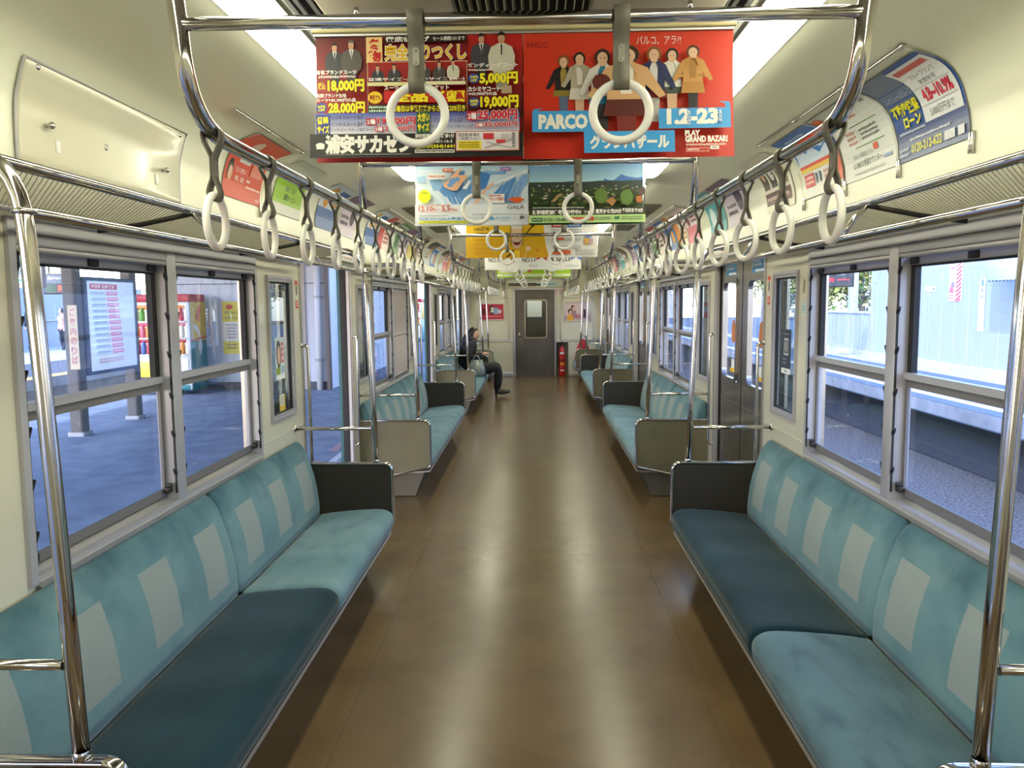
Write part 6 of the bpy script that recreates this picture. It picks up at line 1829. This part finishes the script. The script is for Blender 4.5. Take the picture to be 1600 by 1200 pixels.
# platform building
BLDG = mat('pale_grey_building', hx('cdd0d6'), 0.7); BLDW = mat('white_siding', hx('eef1f5'), 0.6)
mb = MB(); mb.box(-6.9, -3.95, 15.30, 24.5, -0.05, 2.92, 0); mb.box(-3.951, -3.93, 15.35, 24.5, -0.05, 2.92, 1)
for i in range(15): mb.box(-3.931, -3.927, 15.8+i*0.6, 15.812+i*0.6, 0.05, 2.92, 0)
mb.box(-6.9, -3.95, 15.28, 15.30, -0.049, 0.10, 2); mb.box(-6.9, -3.95, 15.292, 15.30, 1.98, 1.995, 2)
mb.box(-4.62, -4.38, 15.26, 15.30, -0.049, 2.9, 3)
tag(mb.build('platform_building', [BLDG, BLDW, DARKC, ROOFU]), kind='structure')
r = thing('drain_pipe', 'white drain pipe on the corner of the platform building', 'pipe', (-4.12, 15.20, -0.05))
mb = MB(); mb.tube([(0, 0, 0.0005), (0, 0, 2.85)], 0.058, 14); mb.build('pipe', LINEW, r)
for z in (0.55, 1.75):
    mb = MB(); mb.lathe([(.060, z), (.064, z+.01), (.064, z+.04), (.060, z+.05)], (0, 0, 0), 14); mb.bbox(-.10, .10, .02, .099, z+.01, z+.04, .004); mb.build('clamp', CONC, r)
mb = MB(); mb.bbox(-4.00+0.02, -3.90, 15.18, 15.29, -0.05, 2.9, 0.01); tag(mb.build('corner_post', PILL), 'brown grey corner post of the platform building', 'post')
r = thing('eave_lamp', 'dark lamp housing with a white lens under the platform roof', 'lamp', (-4.05, 14.6, 2.78))
mb = MB(); mb.prism([(-.5, .14), (.35, .14), (.35, -.10), (.05, -.16), (-.30, -.10)], -0.25, 0.25, 'y'); mb.build('housing', DKMETAL, r)
mb = MB(); mb.bbox(.351, .365, -.2, .2, -.08, .06, .004); mb.build('lens', LINEW, r)
mb = MB(); mb.tube([(0, 0, .14), (0, 0, .2695)], .03, 10); mb.build('stem', DKMETAL, r)
r = thing('hanging_banner', 'yellow and white vertical banner on the platform building wall', 'banner', (-5.82, 15.27, 1.15))
f = lambda u, v, d: Vector((u-0.17, -d, v-0.50))
A = Art(0.34, 1.0, f, (0, 0, 34, 100), 'e6e2d4', 1, 1, 0.001, 0.004)
A.rect(0, 0, 34, 38, 'dccb3c'); A.rect(0, 76, 34, 100, 'dccb3c'); A.ell(14, 10, 7, 5, 'cc3a3a'); A.text('駅からの', 5, 18, 29, 24, '6a6a3c', 0.02); A.text('お知らせ', 5, 28, 29, 34, '4a6a4c', 0.02); A.scrib(6, 42, 28, 72, '9a98a0', 5); A.scrib(6, 80, 28, 92, '7a7440', 2)
A.build('printed_sheet', r)
# hanging signs under the platform roof
def roof_sign(x, y, z, W, H, label, cat, draw, base, axis='y', zt=3.05):
    r = thing('hanging_sign', label, cat, (x, y, z))
    mb = MB(); mb.bbox(-W/2, W/2, -0.06, 0.06, 0, H, 0.01); mb.build('casing', base, r)
    for q in (-W*0.35, W*0.35):
        mb = MB(); mb.tube([(q, 0, H-0.005), (q, 0, zt-z)], 0.014, 8); mb.build('hanger', STEELB, r)
    f = lambda u, v, d: Vector((u-W/2+0.02, -0.0605-d, v+0.02))
    A = Art(W-0.04, H-0.04, f, (0, 0, 100, 100), 'e8ece8' if base is VWHT else '4a5058', 1, 1, 0.001, 0.0003)
    draw(A); A.build('sign_face', r)
def d_green(A): A.rect(0, 62, 100, 74, '3cae7c'); A.text('そが', 30, 14, 70, 50, '3a4a4a', 0.02); A.scrib(24, 80, 76, 94, '6a7a7a')
def d_led(A): A.rect(0, 0, 100, 45, '6a7078'); A.scrib(14, 10, 60, 30, 'd8dce0'); A.rect(4, 55, 42, 92, '3c5a44'); A.rect(46, 55, 92, 92, 'b0483c'); A.scrib(50, 60, 88, 86, 'e08a6a', 2)
roof_sign(-8.45, 13.2, 1.90, 0.62, 0.36, 'white hanging station sign with a green band, nearer the camera', 'sign', d_green, VWHT)
roof_sign(-8.35, 14.0, 1.80, 0.56, 0.36, 'dark hanging departure display with a red panel on the left platform', 'display', d_led, DKMETAL)
r = thing('striped_pole', 'white pole with red bands on the opposite platform', 'pole', (-15.3, 26.0, -0.05))
mb = MB()
for i in range(10): mb.lathe([(.10, i*.36+(0.0005 if i == 0 else 0)), (.10, (i+1)*.36)], (0, 0, 0), 12, 1 if i in (3, 4, 6) else 0)
mb.build('pole', [VWHT, mat('pole_red', hx('d04a5a'), 0.5)], r)
def pedestrian(loc, rot, coat, label, hair='201a18', legs='22242c', h=1.66, skirt=False):
    k = h/1.66; L = lambda x, y, z: Vector((x, y, z))*k
    V = [L(0, 0, .88), L(0, 0, 1.02), L(0, 0, 1.20), L(0, 0, 1.36), L(0, .01, 1.44), L(0, .015, 1.50)]; E = [(i, i+1) for i in range(5)]; R = [.12, .115, .135, .11, .045, .044]
    def chain(i0, pts, rad):
        for p, r_ in zip(pts, rad): V.append(p); R.append(r_*k); E.append((i0, len(V)-1)); i0 = len(V)-1
    for sg in (-1, 1):
        chain(0, [L(sg*.085, 0, .82), L(sg*.09, .03*sg, .47), L(sg*.09, -.04*sg, .09)], [.085, .058, .040])
        chain(3, [L(sg*.165, 0, 1.34), L(sg*.21, -.02, 1.10), L(sg*.20, .06, .86), L(sg*.195, .08, .78)], [.055, .045, .034, .030])
    ex = MB(); hc = L(0, .03, 1.565)
    M = Matrix(((1, 0, 0), (0, 1, 0), (0, 0, 1)))
    ex.grid(head_rows(hc, M), 0, True, True)
    o = skinned('person', V, E, R, [SKINM], None, 2, ex)
    o.location = loc; o.rotation_euler = (0, 0, rot); tag(o, label, 'person', None)
    cm = mat('coat_'+coat, hx(coat), 0.8)
    Vc = [L(0, 0, .78), L(0, 0, 1.02), L(0, 0, 1.22), L(0, 0, 1.37), L(0, .01, 1.43)]; Ec = [(i, i+1) for i in range(4)]; Rc = [.175, .145, .16, .135, .07]
    for sg in (-1, 1):
        i0 = 3
        for p, r_ in zip([L(sg*.17, 0, 1.335), L(sg*.215, -.02, 1.10), L(sg*.205, .06, .87)], [.075, .062, .050]): Vc.append(p); Rc.append(r_*k); Ec.append((i0, len(Vc)-1)); i0 = len(Vc)-1
    skinned('coat', Vc, Ec, Rc, cm, o, 2)
    Vt = [L(0, 0, .86)]; Et = []; Rt = [.12]
    for sg in (-1, 1):
        i0 = 0
        for p, r_ in zip([L(sg*.085, 0, .78), L(sg*.09, .03*sg, .47), L(sg*.09, -.04*sg, .10), L(sg*.09, -.02*sg+.06, .045)], [.10, .075, .062, .045]): Vt.append(p); Rt.append(r_*k); Et.append((i0, len(Vt)-1)); i0 = len(Vt)-1
    skinned('trousers', Vt, Et, Rt, mat('legs_'+legs, hx(legs), 0.8), o, 2)
    mb = MB(); mb.grid([[hc+Vector((math.sin(t)*math.cos(a)*.084, math.sin(t)*math.sin(a)*.096-.012, math.cos(t)*.118)) for a in [math.radians(140+260*q/16) for q in range(17)]] for t in [i/8*.62*PI for i in range(9)]], 0, True)
    mb.build('hair', mat('hair_'+hair, hx(hair), 0.5), o)
pedestrian((-17.35, 29.0, -0.05), 2.6, 'c09a84', 'person in a beige coat walking on the opposite platform', h=1.55)
pedestrian((-17.55, 29.7, -0.05), 2.9, '3a3c48', 'person in dark clothes just behind the beige coat on the opposite platform', h=1.75)
pedestrian((-18.5, 29.0, -0.05), 1.2, '24303c', 'person in dark clothes farther left on the opposite platform', h=1.72)

# ================================================================ OUTSIDE, RIGHT: far platform, wall and trees
mb = MB(); mb.box(6.45, 30, 4, 75, -0.28, -0.05, 4); mb.box(8.9, 9.70, 4, 75, -0.05, -0.046, 0); mb.box(6.446, 6.45, 4, 75, -0.26, -0.06, 1); mb.box(7.2, 30, 4, 75, -1.25, -0.28, 2); mb.box(6.75, 6.95, 4, 75, -0.05, -0.046, 3)
tag(mb.build('far_platform', [CONC, EDGEC, DARKC, LINEW, ASPHD]), kind='structure')
mb = MB(); mb.box(9.72, 9.9, 6, 23.6, -0.05, 4.2, 0); mb.box(9.72, 9.9, 23.6, 30.5, -0.05, 1.18, 0); mb.box(9.68, 9.94, 23.6, 30.5, 1.18, 1.24, 1); mb.box(9.70, 9.72, 6, 30.5, -0.049, 0.10, 1)
for i in range(30): mb.box(9.716, 9.7205, 6.2+i*0.605, 6.214+i*0.605, 0.10, 4.2, 1)
for i in range(11): mb.box(9.716, 9.7205, 24.2+i*0.605, 24.214+i*0.605, 0.10, 1.18, 1)
tag(mb.build('white_noise_wall', [WHT, CONC]), kind='structure')
def sidef(W, H):
    def f(u, v, d): return Vector((-d-0.004, W/2-u, v-H/2))
    return f
r = thing('warning_sign', 'white sign with red diagonal stripes on the white wall', 'sign', (9.715, 18.905, 2.005))
A = Art(0.58, 0.95, sidef(0.58, 0.95), (0, 0, 58, 95), 'e8e4e6', 1, 1, 0.001, 0.003)
A.rect(3, 6, 28, 20, 'd85a70'); A.text('注意', 6, 8, 26, 18, 'f0e8ea', 0.03); A.scrib(3, 24, 28, 44, 'a8b0cc', 3)
for i in range(10): A.poly([(33, 14+i*9.5), (56, 2+i*9.5), (56, 7+i*9.5), (33, 19+i*9.5)], 'd8485c')
A.poly([(3, 74), (14, 52), (26, 74)], 'd85a70'); A.rect(12, 50, 26, 62, '8a78a0'); A.scrib(3, 78, 28, 92, 'd86a7c', 2); A.build('printed_sheet', r)
r = thing('station_name_sign', 'narrow vertical white station name sign on the white wall', 'sign', (9.715, 17.78, 1.455))
A = Art(0.24, 1.14, sidef(0.24, 1.14), (0, 0, 24, 114), 'eef2f4', 1, 1, 0.001, 0.03)
A.rect(9, 2, 17, 17, '5a86b8'); A.text('そ', 6, 22, 18, 33, '4a5a6a', 0.03); A.text('が', 6, 35, 18, 46, '4a5a6a', 0.03); A.scrib(8, 99, 16, 104, '8a98a8'); A.build('printed_sheet', r)
r = thing('wayfinding_sign', 'small white sign with an arrow on the white wall', 'sign', (9.715, 20.08, 1.835))
A = Art(0.50, 0.13, sidef(0.50, 0.13), (0, 0, 50, 13), 'e8eef2', 1, 1, 0.001, 0.003)
A.text('西口', 4, 3.5, 14, 10, '5a6470', 0.02); A.scrib(17, 4, 30, 9, '8a949c'); A.text('→', 33, 2.5, 46, 10, '3a4450', 0.03); A.build('printed_sheet', r)
r = thing('wall_cabinet', 'pale blue box cabinet high on the white wall at the right', 'cabinet', (9.71, 15.72, 1.92))
mb = MB(); mb.bbox(-0.72, -0.001, -0.42, 0.60, 0, 1.3, 0.015); mb.build('casing', mat('pale_blue_cabinet', hx('b4c4da'), 0.5), r)
mb = MB(); 
for i in range(8): mb.box(-0.70+i*0.09, -0.655+i*0.09, -0.432, -0.4205, 0.0, 0.02); mb.box(-0.732, -0.7205, -0.38+i*0.12, -0.33+i*0.12, 0.0, 0.02)
mb.build('edge_stripes', DKMETAL, r)
mb = MB(); mb.lathe([(0.0, -0.10), (.09, -0.09), (.10, 0.0), (.09, 0.03)], (-0.30, -0.425, 0.65), 16, 0, 'y'); mb.build('round_lamp', VWHT, r)
r = thing('departure_display', 'dark departure display with red letters on the far platform', 'display', (8.07, 22.0, 1.93))
mb = MB(); mb.bbox(-0.50, 0.50, -0.10, 0.10, 0, 0.50, 0.02); mb.build('casing', DKMETAL, r)
f = lambda u, v, d: Vector((u-0.46, -0.1005-d, v+0.03)); A = Art(0.92, 0.44, f, (0, 0, 92, 44), '3a3e44', 1, 1, 0.001, 0.0003); A.scrib(8, 8, 70, 16, 'a8aab0'); A.text('東京', 10, 22, 44, 34, 'c83c3c', 0.03); A.scrib(50, 24, 84, 32, 'c84a48'); A.build('sign_face', r)
mb = MB(); mb.tube([(0.2, 0.0, 0.49), (0.2, 0.0, 1.3), (1.645, 0.0, 1.3)], 0.04, 8); mb.build('arm', STEELB, r)
r = thing('platform_post', 'pale grey square post behind the low white wall', 'post', (10.15, 26.0, -0.05)); mb = MB(); mb.prism(rpoly(-.12, .12, -.12, .12, .02), 0.0005, 4.0, 'z'); mb.build('shaft', WHT, r)
LEAF = [mat('leaf_'+n, hx(c), 0.7) for n, c in (('olive', '8a9440'), ('green', '5e7a34'), ('straw', 'a8a060'))]
BARK = mat('bark', hx('5c5044'), 0.9)
def tree(x, y, h, rad, seed, label):
    rg = random.Random(seed)
    r = thing('tree', label, 'tree', (x, y, -0.05), 'trees beyond the far platform')
    mb = MB(); mb.tube([(0, 0, 0), (.05, 0, h*.3), (-.03, .05, h*.6)], [.16, .12, .07], 8)
    for i in range(6):
        a = i*1.1; mb.tube([(0, 0, h*(.32+.04*i)), (math.cos(a)*rad*.6, math.sin(a)*rad*.6, h*(.5+.05*i))], [.06, .02], 6)
    mb.build('trunk', BARK, r)
    mb = MB()
    cl = [(rg.gauss(0, rad*.45), rg.gauss(0, rad*.45), h*(.62)+rg.gauss(0, h*.15)) for _ in range(26)]
    for _ in range(2600):
        c = cl[rg.randrange(26)]; p = Vector(c)+Vector((rg.gauss(0, rad*.22), rg.gauss(0, rad*.22), rg.gauss(0, rad*.2)))
        u = Vector((rg.uniform(-1, 1), rg.uniform(-1, 1), rg.uniform(-1, 1))).normalized(); v = u.orthogonal().normalized(); q = rg.uniform(.07, .16)
        mb.add([p-u*q, p+v*q*.6, p+u*q, p-v*q*.6], [(0, 1, 2, 3)], rg.randrange(3))
    mb.build('foliage', LEAF, r)
for i, (x, y, h, rd) in enumerate(((12.4, 31, 4.6, 1.35), (17.0, 36, 5.5, 1.7), (12.4, 37.5, 4.4, 1.35), (20.5, 44, 6.5, 2.0), (14.0, 50, 6.0, 2.0), (19, 62, 7.5, 2.4))):
    tree(x, y, h, rd, 100+i, f'{ORD[i]} yellowish green tree beyond the far platform')
def house(x, y, w_, d_, h, label, wallc, roofc):
    r = thing('house', label, 'building', (x, y, -0.05))
    mb = MB(); mb.box(-w_/2, w_/2, -d_/2, d_/2, 0.0005, h); mb.build('walls', wallc, r)
    mb = MB(); mb.prism([(-w_/2-.3, h), (w_/2+.3, h), (0, h+w_*.28)], -d_/2-.3, d_/2+.3, 'y'); mb.build('roof', roofc, r)
    for i in range(3):
        mb = MB(); mb.bbox(-w_/2-0.03, -w_/2-0.0005, -d_/2+.6+i*d_/3.2, -d_/2+1.7+i*d_/3.2, h*.5, h*.5+1.1, .01); mb.build('window', DARKC, r)
house(27, 56, 8, 9, 5.5, 'white house with a grey roof beyond the trees on the right', BLDW, DARKC)
house(-15, 62, 10, 9, 6.5, 'pale building at the far end of the platforms on the left', BLDG, DARKC)
house(9.5, 84, 9, 8, 6.0, 'cream building at the far end of the tracks on the right', CONC, PILL)
